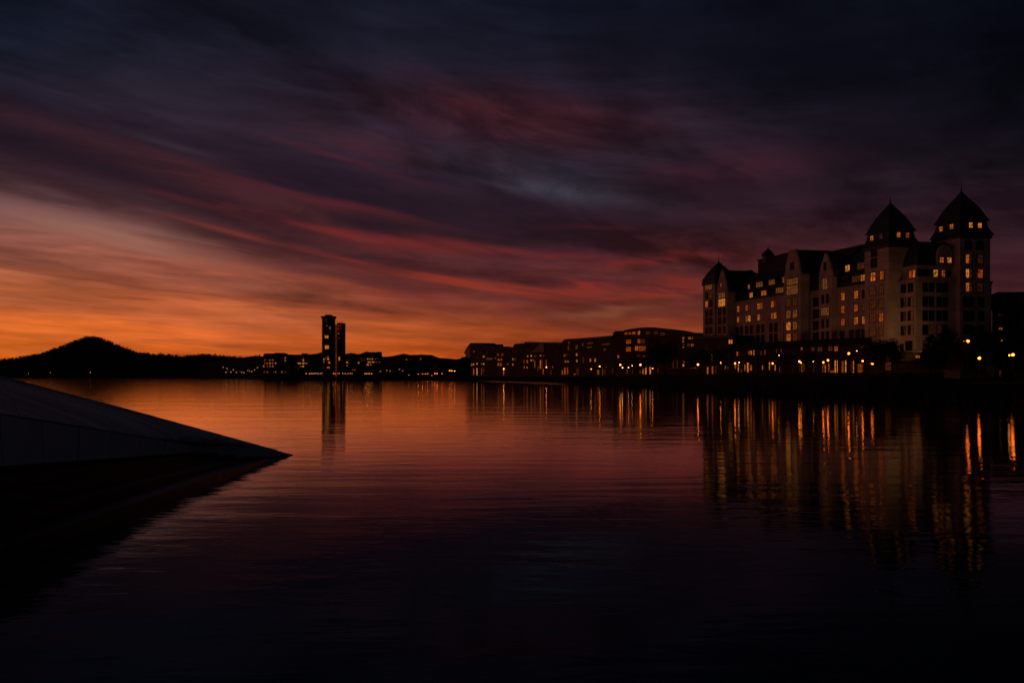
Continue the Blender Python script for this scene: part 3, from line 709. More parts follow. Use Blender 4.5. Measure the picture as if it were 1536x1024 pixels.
# ------------------------------------------------------------------ generic waterfront block: outline drawn on its front plane, then given depth
class Front:
    def __init__(s, px0, D0, px1, D1):
        s.a = at(px0, D0); s.b = at(px1, D1); s.u = (s.b-s.a).normalized(); s.n = Vector((s.u.y, -s.u.x, 0))
        if s.n.dot(s.a) > 0: s.n = -s.n
    def p(s, px, py, out=0.): return hit(px, py, s.a, s.n) + s.n*out
    def m(s, px, py): return s.p(px, py).y/F                      # metres per photo pixel there
    def rec(s, px, py, wpx, hpx, k, nx=2, nz=2):
        c = s.p(px, py); a, b = s.p(px-wpx/2, py), s.p(px+wpx/2, py)
        return win_rec(c, s.u, s.n, max(.4, (b-a).length), max(.5, hpx*s.m(px, py)), k, nx, nz)
def block(name, label, cat, fr, top, depth, wins=(), base=4.0, mat='darkbrick', roofmat='slate', roof_t=.7, floors=True, group=None, overhang=.5, ledges=()):
    root = empty(name, fr.p(top[0][0], HY)*1.0, label, cat, group); root.location.z = base
    pts = [fr.p(px, py) for px, py in top]
    a, b = pts[0].copy(), pts[-1].copy(); a.z = base; b.z = base
    bk = -fr.n*depth
    MB().prism([a] + [p - Z*roof_t for p in pts] + [b], bk).build('wall', M[mat], root)
    up = [p - Z*(roof_t-.004) + fr.n*overhang for p in pts]; r_ = MB()
    for p, q_ in zip(up, up[1:]):
        if (q_-p).length < .05: continue
        r_.prism([p, q_, q_ + Z*(roof_t-.004), p + Z*(roof_t-.004)], bk - fr.n*(overhang*2))
    r_.build('roof', M[roofmat], root)
    for py in ledges:                                            # projecting floor slabs
        l0, l1 = fr.p(top[0][0]+.5, py, .004), fr.p(top[-1][0]-.5, py, .004); l1.z = l0.z
        MB().obox(l0, l1-l0, fr.n*.55, Z*.22).build('floor_slab', M['concrete'], root)
    flush(root, [fr.rec(*w_) for w_ in wins])
    return root
# long low pavilion below the hotel
fp = Front(1303, 196, 1098, 238)
pw = [(1103, 548, 2.4, 10, 'w', 1), (1108, 552, 2, 12, 'b', 1), (1117.6, 551.5, 1.6, 9, 'w', 1), (1122, 551, 2.6, 14, 'b', 1), (1126.6, 551.5, 3, 8, 'o', 1), (1144, 551, 1.6, 6, 'w', 1), (1154.5, 549, 1.4, 12, 'b', 1), (1163, 551.5, 1.5, 9, 'w', 1), (1169.4, 555, 1.5, 10, 'p', 1),
 (1199.5, 551, 2, 14, 'd', 1), (1203, 551, 1.4, 13, 'p', 1), (1206, 551, 1.2, 12, 'd', 1), (1220.5, 552, 1.8, 12, 'd', 1), (1235, 551.5, 2.2, 13, 'o', 1), (1238.2, 552, 1.5, 12, 'w', 1), (1243, 551.5, 2.4, 14, 'w', 1), (1253, 549.5, 1.6, 18, 'b', 1), (1256.3, 549.5, 2, 18, 'b', 1), (1264.2, 550, 3, 17, 'o', 2), (1269, 549.5, 2.4, 18, 'b', 1), (1277, 550, 1.5, 16, 'd', 1), (1280.5, 550, 2, 18, 'w', 1), (1291, 552, 8, 12, 'o', 3),
 (1248, 557, 7, 3, 'o', 2), (1111.5, 556, 4, 4, 'd', 1),
 (1106, 530.5, 2.6, 5.5, 'w', 1), (1108.6, 530, 1.4, 5, 'd', 1), (1124, 529, 3, 5, 'o', 1), (1127, 529, 2, 6, 'b', 1), (1131, 529, 2, 7.5, 'w', 1), (1142, 529.5, 3, 6, 'd', 1), (1147.6, 528, 2, 6.5, 'o', 1), (1156, 527.5, 3, 5, '0', 1), (1165, 526, 2, 5, 'd', 1), (1172, 526, 2, 5, 'd', 1), (1182, 525, 3, 4.5, '0', 1), (1203, 522.5, 3, 4.5, 'o', 1), (1219.7, 523, 5, 6, 'd', 2), (1230, 522.7, 6.6, 7.5, 'd', 3), (1245.7, 522.5, 6, 7, 'd', 2), (1254.4, 523, 5, 7.5, 'o', 2), (1268, 522, 5, 7, '0', 2), (1280, 522, 5, 7, '0', 2), (1292.6, 521, 5.5, 5, 'd', 2)]
pav = block('pavilion', 'long low two storey pavilion with dark flat roof and glowing ground floor below the hotel', 'pavilion', fp, [(1305, 506), (1205, 510.6), (1097, 515.6)], 12, pw, mat='darkwall', roofmat='tar', roof_t=2.0, overhang=1.2, ledges=(537.5,))
pc = MB()
for px in (1113, 1136, 1149, 1176, 1192, 1212, 1228, 1248, 1260.5, 1273.5, 1285, 1300):
    c = fp.p(px, 552, .9); pc.lathe((c.x, c.y, 0), [(.16, 4.2), (.16, fp.p(px, 537.5).z-.03)], 8)
pc.build('columns', M['concrete'], pav)
fa = Front(1097, 244, 1041, 262)
block('annex', 'dark windowless annex with one square lit window left of the pavilion', 'annex', fa, [(1099.5, 502.6), (1060, 503), (1041, 504.5)], 16, [(1096.2, 512.8, 6, 6.5, 'b', 2), (1068, 536.5, 1.3, 11, 'p', 1), (1061.7, 555, 2.2, 11, 'w', 1), (1069, 555, 2.4, 11, 'o', 1), (1074, 554, 1.4, 11, 'd', 1), (1088, 551, 2.4, 4.5, 'p', 1), (1092, 551.5, 1.6, 4, 'd', 1), (1080, 518, 5, 6, '0', 2), (1060, 520, 5, 6, '0', 2), (1080, 534, 5, 6, '0', 2)], mat='darkwall', roof_t=1.0, ledges=(523, 541))
ft = Front(1446, 166, 1304, 188)
block('terrace_building', 'low flat dark terrace building with one small lit window at the foot of the hotel', 'building', ft, [(1446, 525.5), (1304, 526)], 8, [(1377, 534.6, 6, 3.6, 'w', 3), (1331, 549, 12, 12, 'd', 4), (1364, 549, 9, 12, '0', 3), (1349, 532, 7, 4, '0', 3), (1317, 532, 6, 4, '0', 2), (1400, 549, 12, 11, '0', 4), (1420, 549, 10, 11, '0', 3), (1400, 532.5, 6, 4, '0', 2)], mat='darkbrick', roof_t=.5, ledges=(538.5,))
# dark building at the right edge
fr_ = Front(1640, 176, 1488, 200)
rb = block('dark_building', 'dark steep roofed building cut off by the right edge of the photo', 'building', fr_, [(1640, 437), (1498, 438), (1489, 441.5), (1488, 446)], 14, [(1501.5, 472, 8, 2, 'd', 3), (1501.5, 493, 5.5, 3.6, 'w', 2), (1502.5, 510, 3.6, 4.4, 'b', 1), (1518, 510, 6, 9, '0', 2), (1530, 510, 6, 9, '0', 2), (1518, 493, 6, 9, '0', 2), (1530, 493, 6, 9, '0', 2), (1530, 472, 6, 9, '0', 2)], mat='darkwall', roof_t=3.5, ledges=(482, 502))

# office with the curved roof
fd = Front(1022, 340, 926, 362)
dw = [(939, 499.8, 4, 3.4, 'o', 2), (945, 499.6, 4, 3.6, 'o', 2), (951, 499.3, 5, 3.8, 'o', 2), (958.4, 499, 3.4, 5.6, 'w', 1), (984, 499, 6, 4, 'd', 3), (994, 500.5, 7, 4, 'd', 3), (972, 499, 6, 4, 'd', 3),
 (943, 512.2, 7, 6, 'o', 3), (958.5, 511.5, 4, 6, 'o', 2), (964.5, 511.5, 6, 6.5, 'd', 3), (976, 511, 8, 6, '0', 3), (988, 511, 8, 6, '0', 3), (942.8, 523.6, 7.4, 6.4, 'o', 3), (955, 522, 4.6, 7, 'w', 2), (961.5, 522.4, 6, 7, 'o', 2), (967, 522.4, 4, 7.4, 'o', 1), (980, 523, 8, 6, '0', 3),
 (958, 533.5, 5, 3, 'd', 2), (967.5, 535.5, 6, 4.6, 'o', 2), (927.5, 534.6, 2.2, 4.4, 'w', 1), (964.5, 556, 2.4, 9, 'w', 1), (968.8, 556, 2, 10, 'b', 1), (975.3, 555.6, 2.2, 11, 'b', 1), (960.5, 557, 1.6, 6, 'p', 1), (949, 556, 1.6, 8, 'd', 1), (941, 556, 1.4, 7, 'o', 1), (998, 556, 1.4, 9, 'o', 1), (987, 555, 1.4, 7, 'd', 1), (1010, 546, 2, 11, 'd', 1), (1016, 546, 2, 12, 'd', 1), (1006, 528, 3, 8, '0', 1), (1014, 528, 3, 8, '0', 1)]
block('curved_roof_office', 'office block with a low curved roof and orange lit windows', 'office building', fd, [(1022, 499.2), (1012, 496.4), (1003, 494), (994, 492.2), (984, 491), (974, 490.8), (964, 491.4), (955, 492.4), (946, 493.6), (938, 495.4), (937, 496.4), (925, 496.4), (921.5, 500), (921, 503)], 22, dw, mat='brick', roof_t=1.0, overhang=1.3, ledges=(506.5, 517, 528.5))
fd2 = Front(1043, 330, 1023, 338)
block('stair_block', 'narrow flat topped block with stacked small lit windows right of the curved roof', 'building', fd2, [(1043, 499), (1023, 498.6)], 16, [(1025, 507, 2.8, 2.6, 'w', 1), (1025, 512, 2.4, 2.6, 'w', 1), (1025, 516, 2.2, 2, 'd', 1), (1025, 520.4, 2.4, 2.2, 'o', 1), (1034.5, 507, 4, 2.8, 'w', 2), (1039.5, 507, 3, 2.8, 'o', 1), (1033, 517.5, 4, 3.4, 'd', 2), (1038.5, 517.2, 4, 3.6, 'o', 2), (1026, 542.6, 2, 2.2, 'p', 1), (1025.2, 547.6, 2.6, 3.6, 'b', 1)], mat='darkbrick', ledges=(502.5, 513))
# flat roof block
fc = Front(920, 395, 842, 480)
cw = [(865.2, 531.6, 2.4, 3.6, 'b', 1), (865.5, 541, 2.2, 3, 'b', 1), (885.7, 540, 2, 4.4, 'b', 1), (892.9, 540, 2.1, 4.4, 'b', 1), (865, 520.5, 3, 6, 'd', 1), (853.6, 514, 1.6, 4.5, 'd', 1), (852.6, 522, 2, 6, 'd', 1), (874, 516.5, 2, 4, 'd', 1), (885, 514.6, 8, 1.6, 'd', 4), (884, 520.6, 7, 2, 'd', 3), (909, 516, 12, 1.4, 'd', 5), (907, 524, 3, 3, 'd', 1), (847, 533, 3, 3, 'o', 2), (851, 532, 3, 2.6, 'd', 2), (848.4, 542, 2.4, 3, 'w', 1), (852, 542, 2.4, 2.6, 'w', 1), (875, 540, 2, 9, 'd', 1), (843.6, 558.5, 2, 7, 'o', 1), (847.5, 556.4, 1.8, 10, 'w', 1), (851.5, 556, 1.8, 10, 'o', 1), (866.5, 557, 4, 9, 'd', 2), (862, 561, 3, 2, 'o', 1), (886.5, 553, 3, 2.6, 'o', 1), (897.5, 558, 3, 7, 'o', 2), (904, 557.5, 1, 10, 'p', 1), (907, 557.5, 2.4, 7, 'd', 1), (895.5, 548, 1.2, 2, 'd', 1), (909.6, 550, 2, 2.4, 'd', 1), (919, 556, 1.6, 8, 'd', 1)]
block('flat_roof_block', 'long brown block with a nearly flat rising roof line left of the curved roof office', 'office building', fc, [(920.5, 502.8), (905, 504.4), (884, 506), (848.5, 508.6), (846, 511), (843, 514.2)], 20, cw, mat='darkbrick', roof_t=.9, overhang=.8, ledges=(527, 537.5, 548))
# gabled house with the pale sloping roof
fb = Front(842, 500, 771, 570)
bw_ = [(791.6, 534, 2, 2.4, 'w', 1), (797, 533.6, 2, 2.6, 'b', 1), (811, 533, 2, 2.6, 'w', 1), (815.5, 533.5, 2, 2, 'd', 1), (803, 534, 4, 2, 'd', 2), (786, 542.4, 2, 5, 'd', 1), (791, 542, 2.2, 4.6, 'o', 1), (797, 540.2, 2, 2.2, 'b', 1), (800, 540.2, 1.8, 2, 'w', 1), (802.4, 546, 1.2, 11, 'o', 1), (810.8, 546.5, 2, 13, 'w', 1), (813.5, 546, 1.2, 12, 'd', 1), (819.4, 544, 1.3, 9, 'p', 1), (786.5, 550.4, 1.2, 3.4, 'w', 1), (790.6, 551, 2, 2.6, 'w', 1), (807, 552, 1.5, 8, 'd', 1), (769.4, 538.5, 2, 3, 'w', 1), (772.6, 538.5, 2, 3, 'd', 1), (769.4, 546.4, 2, 3, 'w', 1), (815, 557, 1.4, 8, 'o', 1), (826.6, 558, 1.4, 7, 'd', 1), (829, 550, 1.5, 3, 'o', 1), (835, 528, 2, 4, '0', 1), (836, 540, 2, 4, '0', 1), (782, 525, 2, 3, '0', 1), (792, 525, 2, 3, '0', 1)]
bh = block('gabled_house', 'waterfront house with a pale swept gable and tall glowing stair windows', 'house', fb, [(842, 514.6), (833, 514.8), (832.6, 513.2), (826.6, 513.2), (826.4, 514.8), (819.4, 515), (818.6, 513.2), (795, 513.4), (794.6, 512.6), (788, 512.8), (787.4, 514.4), (772.6, 515.6), (770.6, 519.4)], 16, bw_, mat='darkbrick', ledges=(537, 548.5))
gp = [fb.p(x, y, .6) for x, y in ((797, 528), (803.5, 524), (809, 518.6), (812.6, 514.4), (817.6, 514.2), (818.2, 528))]
MB().prism(gp, fb.n*.6).build('swept_gable', M['palewall'], bh)
gp = [fb.p(x, y, .02) for x, y in ((768.6, 533), (769, 525), (771, 521.4), (774, 521.4), (776.6, 525), (777, 533))]
MB().prism(gp, fb.n*.35).build('arched_bay', M['brick'], bh)
# stepped house at the left end of the row
fs_ = Front(770, 575, 705, 660)
aw = [(710.8, 527, 2.2, 2.6, 'd', 1), (725.6, 534.7, 3, 2.8, 'w', 1), (747, 531.8, 3.4, 3.6, 'd', 2), (753.4, 531.8, 3.4, 3.6, 'd', 2), (748, 539.4, 3, 2.8, 'o', 2), (752, 539.4, 2.4, 2.8, 'o', 1), (747.6, 546.4, 2.6, 4, 'o', 1), (751.4, 546.4, 2.4, 4, 'o', 1), (734, 538, 9, 2.6, 'd', 4), (743, 537, 3, 2, 'd', 1), (707.6, 547, 2.4, 3, 'o', 1), (710.4, 546.2, 2, 2.4, 'b', 1), (715.6, 545.4, 2, 2.4, 'b', 1), (722.4, 545.6, 1.8, 2.6, 'p', 1), (725.6, 545.8, 2.2, 2.6, 'b', 1), (710.6, 557.5, 1.3, 9, 'w', 1), (715.6, 557, 1.6, 11, 'b', 1), (722.6, 556.6, 1.3, 11, 'p', 1), (726, 555, 1.6, 4.5, 'd', 1), (755.6, 558, 1.4, 9, 'w', 1), (762, 546, 3, 3, 'd', 1), (731, 528, 2, 3, '0', 1), (720, 528, 2, 3, '0', 1), (716, 536, 2, 3, '0', 1)]
ah = block('stepped_house', 'dark waterfront house with a stepped flat roof and a pale sloping end gable', 'house', fs_, [(770, 521.2), (754, 521.2), (753.6, 520), (735.6, 520), (735.4, 519), (726, 519), (725, 515.6), (714.4, 515.4), (714, 514), (706.6, 514), (706.2, 522)], 18, aw, mat='darkbrick', ledges=(541, 551))
gp = [hit(x, y, fs_.a, fs_.n) + Vector((-.3, 0, 0)) for x, y in ((696.5, 529), (700.5, 521), (705.4, 514.6), (705.9, 515), (705.9, 538), (701.5, 536))]
MB().prism(gp, (-fs_.n)*6).build('end_gable', M['palewall'], ah)

# ------------------------------------------------------------------ round tower and its neighbours
TD = 930.
def tz(y): return zat(y, TD)
c = at(493, TD); rt = empty('round_tower', (c.x, c.y, 5), 'tall round glass tower with a flat crown standing at the far waterside', 'tower')
m1 = TD/F; rr = 9.7*m1
MB().lathe(c, [(rr, 3), (rr, tz(478))], 28).build('shaft', M['darkwall'], rt)
MB().lathe(c, [(rr+.1, tz(478.01)), (rr+1.3, tz(477.2)), (rr+1.5, tz(474.6)), (rr-1, tz(474.4)), (rr*.6, tz(473.8)), (rr*.55, tz(472.3)), (0.1, tz(472.2))], 28).build('crown', M['metal'], rt)
fl = MB()
for k in range(22):
    z0 = 9+k*(tz(478)-10)/22; fl.lathe(c, [(rr+.02, z0), (rr+.28, z0+.05), (rr+.28, z0+.35), (rr+.02, z0+.4)], 28)
fl.build('floor_rings', M['concrete'], rt)
an = MB(); an.tube((c.x-4, c.y, tz(473)), (c.x-4, c.y, tz(471)), .15, .08); an.tube((c.x+3, c.y, tz(472.5)), (c.x+3, c.y, tz(470.8)), .15, .08); an.build('antenna', M['metal'], rt)
def rw(px, py, w_, h_, k):
    dx = (px-493)*m1; a = math.asin(max(-.95, min(.95, dx/rr))); n_ = Vector((math.sin(a), -math.cos(a), 0)); u_ = Vector((math.cos(a), math.sin(a), 0))
    return win_rec(Vector((c.x, c.y, tz(py))) + n_*(rr+.12), u_, n_, w_*m1, h_*m1, k, 2, 2)
flush(rt, [rw(*a) for a in [(491.6, 480.6, 3, 3.4, 'd'), (492.6, 484, 2, 2, 'd'), (492.8, 489.2, 2.4, 2, 'p'), (497, 492.4, 1.8, 4, 'w'), (496.8, 498, 1.8, 4, 'd'), (492.4, 505.6, 5.4, 4.2, 'b'), (489.6, 503, 2, 2, 'd'), (492.8, 521, 5.6, 5.4, 'b'), (488, 539, 2.4, 2.4, 'b'), (494.3, 535, 2, 1.8, 'w'), (494.6, 538.6, 2.6, 2.8, 'b'), (491, 537.4, 1.6, 1.6, 'w'), (488, 543, 2.2, 2, 'w'), (496, 543.8, 3, 2.4, 'b'), (494.8, 551.2, 3.8, 2, 'b'), (488, 551, 2, 1.6, 'd'), (488.5, 529, 3, 3, '0'), (496, 512, 3, 3, '0'), (488, 495, 3, 3, '0')]])
c2 = at(509.5, TD+4); sl = empty('slab_tower', (c2.x, c2.y, 5), 'narrow rust red slab tower with roof railing joined to the round tower', 'tower')
MB().obox((c2.x-4.0*m1, c2.y, 3), (9.0*m1, 0, 0), (0, 14, 0), (0, 0, tz(485)-3)).build('shaft', M['darkwall'], sl)
MB().obox((c2.x-7.6*m1, c2.y+2, 3), (3.5*m1, 0, 0), (0, 9, 0), (0, 0, tz(486)-3)).build('glow_shaft', M['sunset_strip'], sl)  # connecting column; its sunset reflection is put in as a glow
MB().obox((c2.x-4.3*m1, c2.y-.8, tz(485)+.01), (9.6*m1, 0, 0), (0, 15.6, 0), (0, 0, 1.0)).build('roof_slab', M['metal'], sl)
MB().obox((c2.x+3.9*m1, c2.y-.6, 4), (.9*m1, 0, 0), (0, .58, 0), (0, 0, tz(487)-4)).build('edge_panel', M['redpanel'], sl)
ra = MB()
for k in range(7): x = c2.x-3.6*m1+k*1.32*m1; ra.tube((x, c2.y, tz(484)), (x, c2.y, tz(482.6)), .06, .06, 4)
ra.tube((c2.x-3.6*m1, c2.y, tz(482.6)), (c2.x+4.4*m1, c2.y, tz(482.6)), .06, .06, 4); ra.tube((c2.x+4.4*m1, c2.y, tz(484)), (c2.x+4.4*m1, c2.y, tz(480)), .12, .05, 4)
ra.build('roof_railing', M['metal'], sl)
n0 = Vector((0, -1, 0)); u0 = Vector((1, 0, 0))
flush(sl, [win_rec((c2.x+(px-509.5)*m1, c2.y, tz(py)), u0, n0, w_*m1, h_*m1, k, 1, 2) for px, py, w_, h_, k in [(507.5, 488, 2.4, 3, 'r'), (510.6, 488, 2, 2.4, 'r'), (507.4, 493, 3, 3.2, 'r'), (511, 492, 1.6, 2.4, 'r'), (507.8, 499.8, 2, 1.8, 'w'), (509, 506.5, 2.2, 2.2, 'r'), (509, 537.6, 2.2, 5.4, 'b'), (508.4, 550.2, 1.5, 2, 'd'), (508, 515, 2, 2.5, '0'), (508, 524, 2, 2.5, '0')]])
def farblock(label, px0, px1, D, top, wins, ledges=(536, 542, 547, 552)):
    f = Front(px0, D, px1, D+6); block('office_block', label, 'office building', f, top, 26, wins, mat='darkbrick', roof_t=1.2, overhang=.3, ledges=ledges)
def grid(xs, ys, keys, w_=2.0, h_=2.0):
    o_ = []; i = 0
    for y in ys:
        for x in xs:
            k = keys[i % len(keys)]; i += 1
            if k != ' ': o_.append((x, y, w_, h_, k, 1))
    return o_
farblock('office block with bright yellow windows at the left end of the tower group', 395, 451, 948, [(395, 531.6), (396.4, 530.4), (400, 529.8), (411.6, 529.8), (412.6, 529), (426, 529), (427, 531), (451, 532)],
 grid([397, 401, 405, 409, 413], [539.8], 'odwwd') + grid([397, 401, 405, 409, 413.4], [544.6], 'owbwb') + grid([395.6, 401, 405, 409], [549.2], 'bowb') + [(428, 536.4, 2, 2.4, 'w', 1), (428, 540.4, 2, 2.4, 'w', 1), (420, 541, 3, 2, '0', 1), (420, 546, 3, 2, '0', 1), (436, 541, 3, 2, '0', 1), (433, 551, 2, 2, 'd', 1)] + grid([396.6, 401, 404, 410.6, 413.4, 420, 423, 428, 432], [557.8], 'owdpwdbpd', 1.6, 1.8))
farblock('office block with a band of yellow windows just left of the round tower', 443, 482, 952, [(443, 531.4), (451.6, 531.6), (453, 529.8), (460, 529.8), (462, 531.2), (468, 531), (476, 530), (482.4, 528)],
 grid([447, 451, 455], [538.6], 'ddw') + [(455, 541, 2.2, 2, 'b', 1), (449, 544.8, 5, 2, 'b', 2), (455, 544.8, 3.4, 2, 'b', 1), (459.6, 544.8, 3, 1.8, 'w', 1), (463.6, 541, 2, 2, 'd', 1), (454.6, 549.2, 3, 2.2, 'b', 1), (451, 549.4, 2, 1.6, 'o', 1), (444, 550.4, 2, 2, 'd', 1), (447, 553, 2, 2, 'd', 1), (470, 541, 3, 2, '0', 1), (470, 547, 3, 2, '0', 1), (476, 541, 3, 2, '0', 1)])
farblock('office block just right of the slab tower with a few dim windows', 515.5, 546, 946, [(515.5, 532), (520, 530.4), (526, 529.2), (531, 529.8), (537, 531), (541, 530.2), (546, 528.8)],
 [(520.6, 538.5, 2, 2, 'd', 1), (524.8, 538.5, 2, 2, 'd', 1), (520.8, 543.4, 2.4, 2.4, 'b', 1), (520.8, 548.4, 2, 2, 'w', 1), (524.6, 543, 2, 2, 'd', 1), (516.6, 544, 1.6, 2, 'd', 1), (538, 543.8, 2.4, 3, 'w', 1), (542, 539, 2, 5, 'd', 1), (545, 539, 1.6, 6, 'd', 1), (529, 554.6, 2, 1.6, 'o', 1), (532.6, 554.6, 1.8, 1.6, 'o', 1)])
farblock('office block with bands of yellow windows at the right end of the tower group', 546, 573, 942, [(546, 528.4), (547.6, 527.6), (553, 527.4), (555, 528.4), (558, 527.6), (565, 528.2), (566, 527.6), (572, 527.6), (573, 528.8)],
 grid([551.6, 555, 558.6, 563.6, 568], [538.2], 'bwbpd', 1.9, 1.9) + [(554, 542.8, 5, 1.8, 'b', 3), (559.6, 542.8, 4, 1.8, 'b', 2), (564.6, 542.8, 2.6, 1.8, 'p', 1), (569.4, 542.8, 2.2, 1.8, 'p', 1), (551.6, 546.8, 3, 2.4, 'b', 1), (556, 546.8, 2.4, 2, 'w', 1), (547.6, 539, 1.4, 5, 'd', 1), (562, 556.6, 2, 1.4, 'd', 1), (570.4, 556.6, 2.6, 1.6, 'w', 1), (556, 551, 2, 2, '0', 1), (564, 551, 2, 2, '0', 1)])

# ------------------------------------------------------------------ lamps
LP = {}
def lamp(px, py, D, label, kind='l_sodium', r=.34, name='street_lamp', group=None, zb=None):
    h = zat(py, D); z0 = gz(px, D) if zb is None else zb
    if h - z0 < 2.2: z0 = h-2.2
    if kind not in LP:
        pole = MB(); pole.lathe((0, 0, 0), [(.16, -.5), (.16, .5), (.1, .6), (.07, 5.55), (.12, 5.6), (.12, 5.68)], 8)
        gb = MB(); gb.lathe((0, 0, 0), [(.1, 5.68), (.25, 5.8), (.34, 6.0), (.25, 6.2), (.1, 6.3)], 10)
        cp = MB(); cp.lathe((0, 0, 0), [(.32, 6.3), (.28, 6.36), (.05, 6.45)], 10)
        LP[kind] = [pole.build('pole', M['metal']), gb.build('lamp_globe', M[kind], smooth=True), cp.build('lamp_cap', M['metal'])]; first = True
    else: first = False
    root = empty(name, at(px, D, z0), label, 'street lamp', group); s = (h-z0)/6.0
    for o in LP[kind]:
        q_ = o if first else o.copy()
        if not first: col.objects.link(q_)
        q_.parent = root
        if q_.name.startswith('pole'): q_.scale = (1, 1, s)
        else: k = r*.72/.34; q_.scale = (k, k, k); q_.location = (0, 0, 6*s - 6*k)
    if first:
        pass
    return root
for px, py, D, lab, *k in [
 (1452, 511.6, 150, 'tall bright street lamp before the hotel corner, the right head of two', 'l_sodium', .4),
 (1445.4, 512.4, 156, 'dimmer tall street lamp just left of the brightest one before the hotel corner', 'l_warm', .2),
 (1469, 537, 142, 'bright street lamp standing alone between the two right hand dark trees', 'l_sodium', .36),
 (1519.4, 532, 136, 'bright starry street lamp nearest the right edge of the photo', 'l_sodium', .37),
 (1514, 532.6, 146, 'small street lamp just left of the one nearest the right edge', 'l_warm', .2),
 (1308.6, 545.2, 166, 'bright street lamp at the right end of the pavilion', 'l_sodium', .36),
 (1294, 541.4, 170, 'street lamp above the wide lit window at the right end of the pavilion', 'l_sodium', .28),
 (1273.2, 530, 178, 'street lamp standing highest, before the pavilion upper floor'),
 (1285.3, 526.3, 184, 'tiny pale lamp right of the highest lamp before the pavilion', 'l_white', .12),
 (1242, 540.2, 182, 'street lamp at the left of the brightest pavilion windows', 'l_sodium', .32),
 (1235, 543.4, 178, 'lower lamp of the close pair before the middle of the pavilion', 'l_sodium', .3),
 (1220, 542.2, 190, 'small dim lamp between the middle lamps of the pavilion', 'l_warm', .2),
 (1199, 542, 188, 'street lamp before the dark middle part of the pavilion', 'l_sodium', .34),
 (1201.6, 543.6, 192, 'small second lamp touching the one before the dark middle part of the pavilion', 'l_warm', .2),
 (1159, 545, 212, 'street lamp beside the slim lit windows in the left half of the pavilion', 'l_sodium', .32),
 (1168.6, 532.6, 214, 'tiny lamp before the upper floor in the left half of the pavilion', 'l_warm', .16),
 (1108.6, 543.4, 226, 'tiny pale lamp next to the left end of the pavilion', 'l_white', .16),
 (1102.6, 544.8, 224, 'street lamp at the left end of the pavilion', 'l_sodium', .34),
 (1081.6, 544, 232, 'street lamp before the dark annex', 'l_sodium', .42),
 (1047, 546.6, 236, 'street lamp at the right end of the round canopy', 'l_sodium', .42),
 (960.6, 547, 300, 'bright street lamp before the middle of the curved roof office', 'l_sodium', .5),
 (930.4, 547, 330, 'bright tall street lamp left of the curved roof office', 'l_sodium', .5),
 (933.6, 551.4, 338, 'lower pale lamp just right of the lamp left of the curved roof office', 'l_white', .34),
 (942.8, 551.2, 335, 'small pale lamp before the left part of the curved roof office', 'l_white', .3),
 (948.2, 548.4, 335, 'faint orange lamp before the left part of the curved roof office', 'l_warm', .26),
 (978.8, 552.4, 312, 'small orange lamp before the right part of the curved roof office', 'l_sodium', .3),
 (899.6, 549.4, 372, 'street lamp at the right end of the flat roof block', 'l_sodium', .48),
 (887, 553.4, 385, 'faint orange lamp below the pair of yellow windows', 'l_warm', .25),
 (826.5, 550.6, 515, 'right lamp of the pair before the house with the pale swept gable', 'l_sodium', .7),
 (819.7, 550.6, 520, 'left lamp of the pair before the house with the pale swept gable', 'l_sodium', .62),
 (796.8, 552, 545, 'street lamp below the left end of the pale swept gable', 'l_sodium', .66),
 (755.6, 553, 590, 'left lamp of the pair right of the stepped house', 'l_warm', .62),
 (759, 553.2, 590, 'right lamp of the pair right of the stepped house', 'l_sodium', .6),
 (674.4, 555.7, 860, 'leftmost of three lamps in a row below the dark slope trees', 'l_sodium', .6),
 (677.6, 555.8, 860, 'middle one of three lamps in a row below the dark slope trees', 'l_sodium', .6),
 (682, 556.4, 850, 'rightmost of three lamps in a row below the dark slope trees', 'l_warm', .55),
 (715.4, 552.8, 650, 'lamp before the tall lit ground floor window of the stepped house', 'l_sodium', .6),
 ]:
    lamp(px, py, D, lab, *(k or []))
# rows nobody could tell apart
random.seed(5)
for i, x in enumerate([459, 463.6, 467.3, 469.2, 472, 475, 477.8, 481.6, 483.8, 487.6, 491.2, 499.7, 503, 506.6, 509.2, 514.5, 518, 521.8, 525.4, 528.5]):
    lamp(x + random.uniform(-.4, .4), 559.9 + random.uniform(-.35, .35), 925, 'small lamp in the close row along the quay at the foot of the round tower', 'l_far', random.uniform(.3, .42), 'quay_lamp', 'lamps along the quay below the round tower')
for x in (547.6, 550, 552.2, 554.6, 557.4):
    lamp(x, 560.2, 922, 'orange lamp in the short row at the right end of the tower quay', 'l_far', .4, 'quay_lamp', 'lamps at the right end of the tower quay')
for x, y, r_ in ((613.4, 562, .3), (627.4, 560.8, .4), (633.6, 560.5, .45), (638, 560.6, .3), (641.4, 560.5, .4), (648, 563, .3), (652.2, 560, .55), (655.7, 560.2, .55), (663, 560.3, .4)):
    lamp(x, y, 1020, 'small shore lamp between the tower group and the dark slope', 'l_sodium' if r_ > .37 else 'l_warm', r_, 'shore_lamp', 'shore lamps below the middle hillside', zb=2.5)
for x, y, r_ in ((25, 561, .7), (43, 560, 1.3), (75.5, 559, 1.1), (94, 559, .9), (115, 558.6, 1.1), (135.4, 558.4, 1.4)):
    lamp(x, y, 2600, 'distant lamp on the shore below the rounded wooded hill', 'l_far', r_*.55, 'shore_lamp', 'distant lamps below the wooded hill', zb=8)
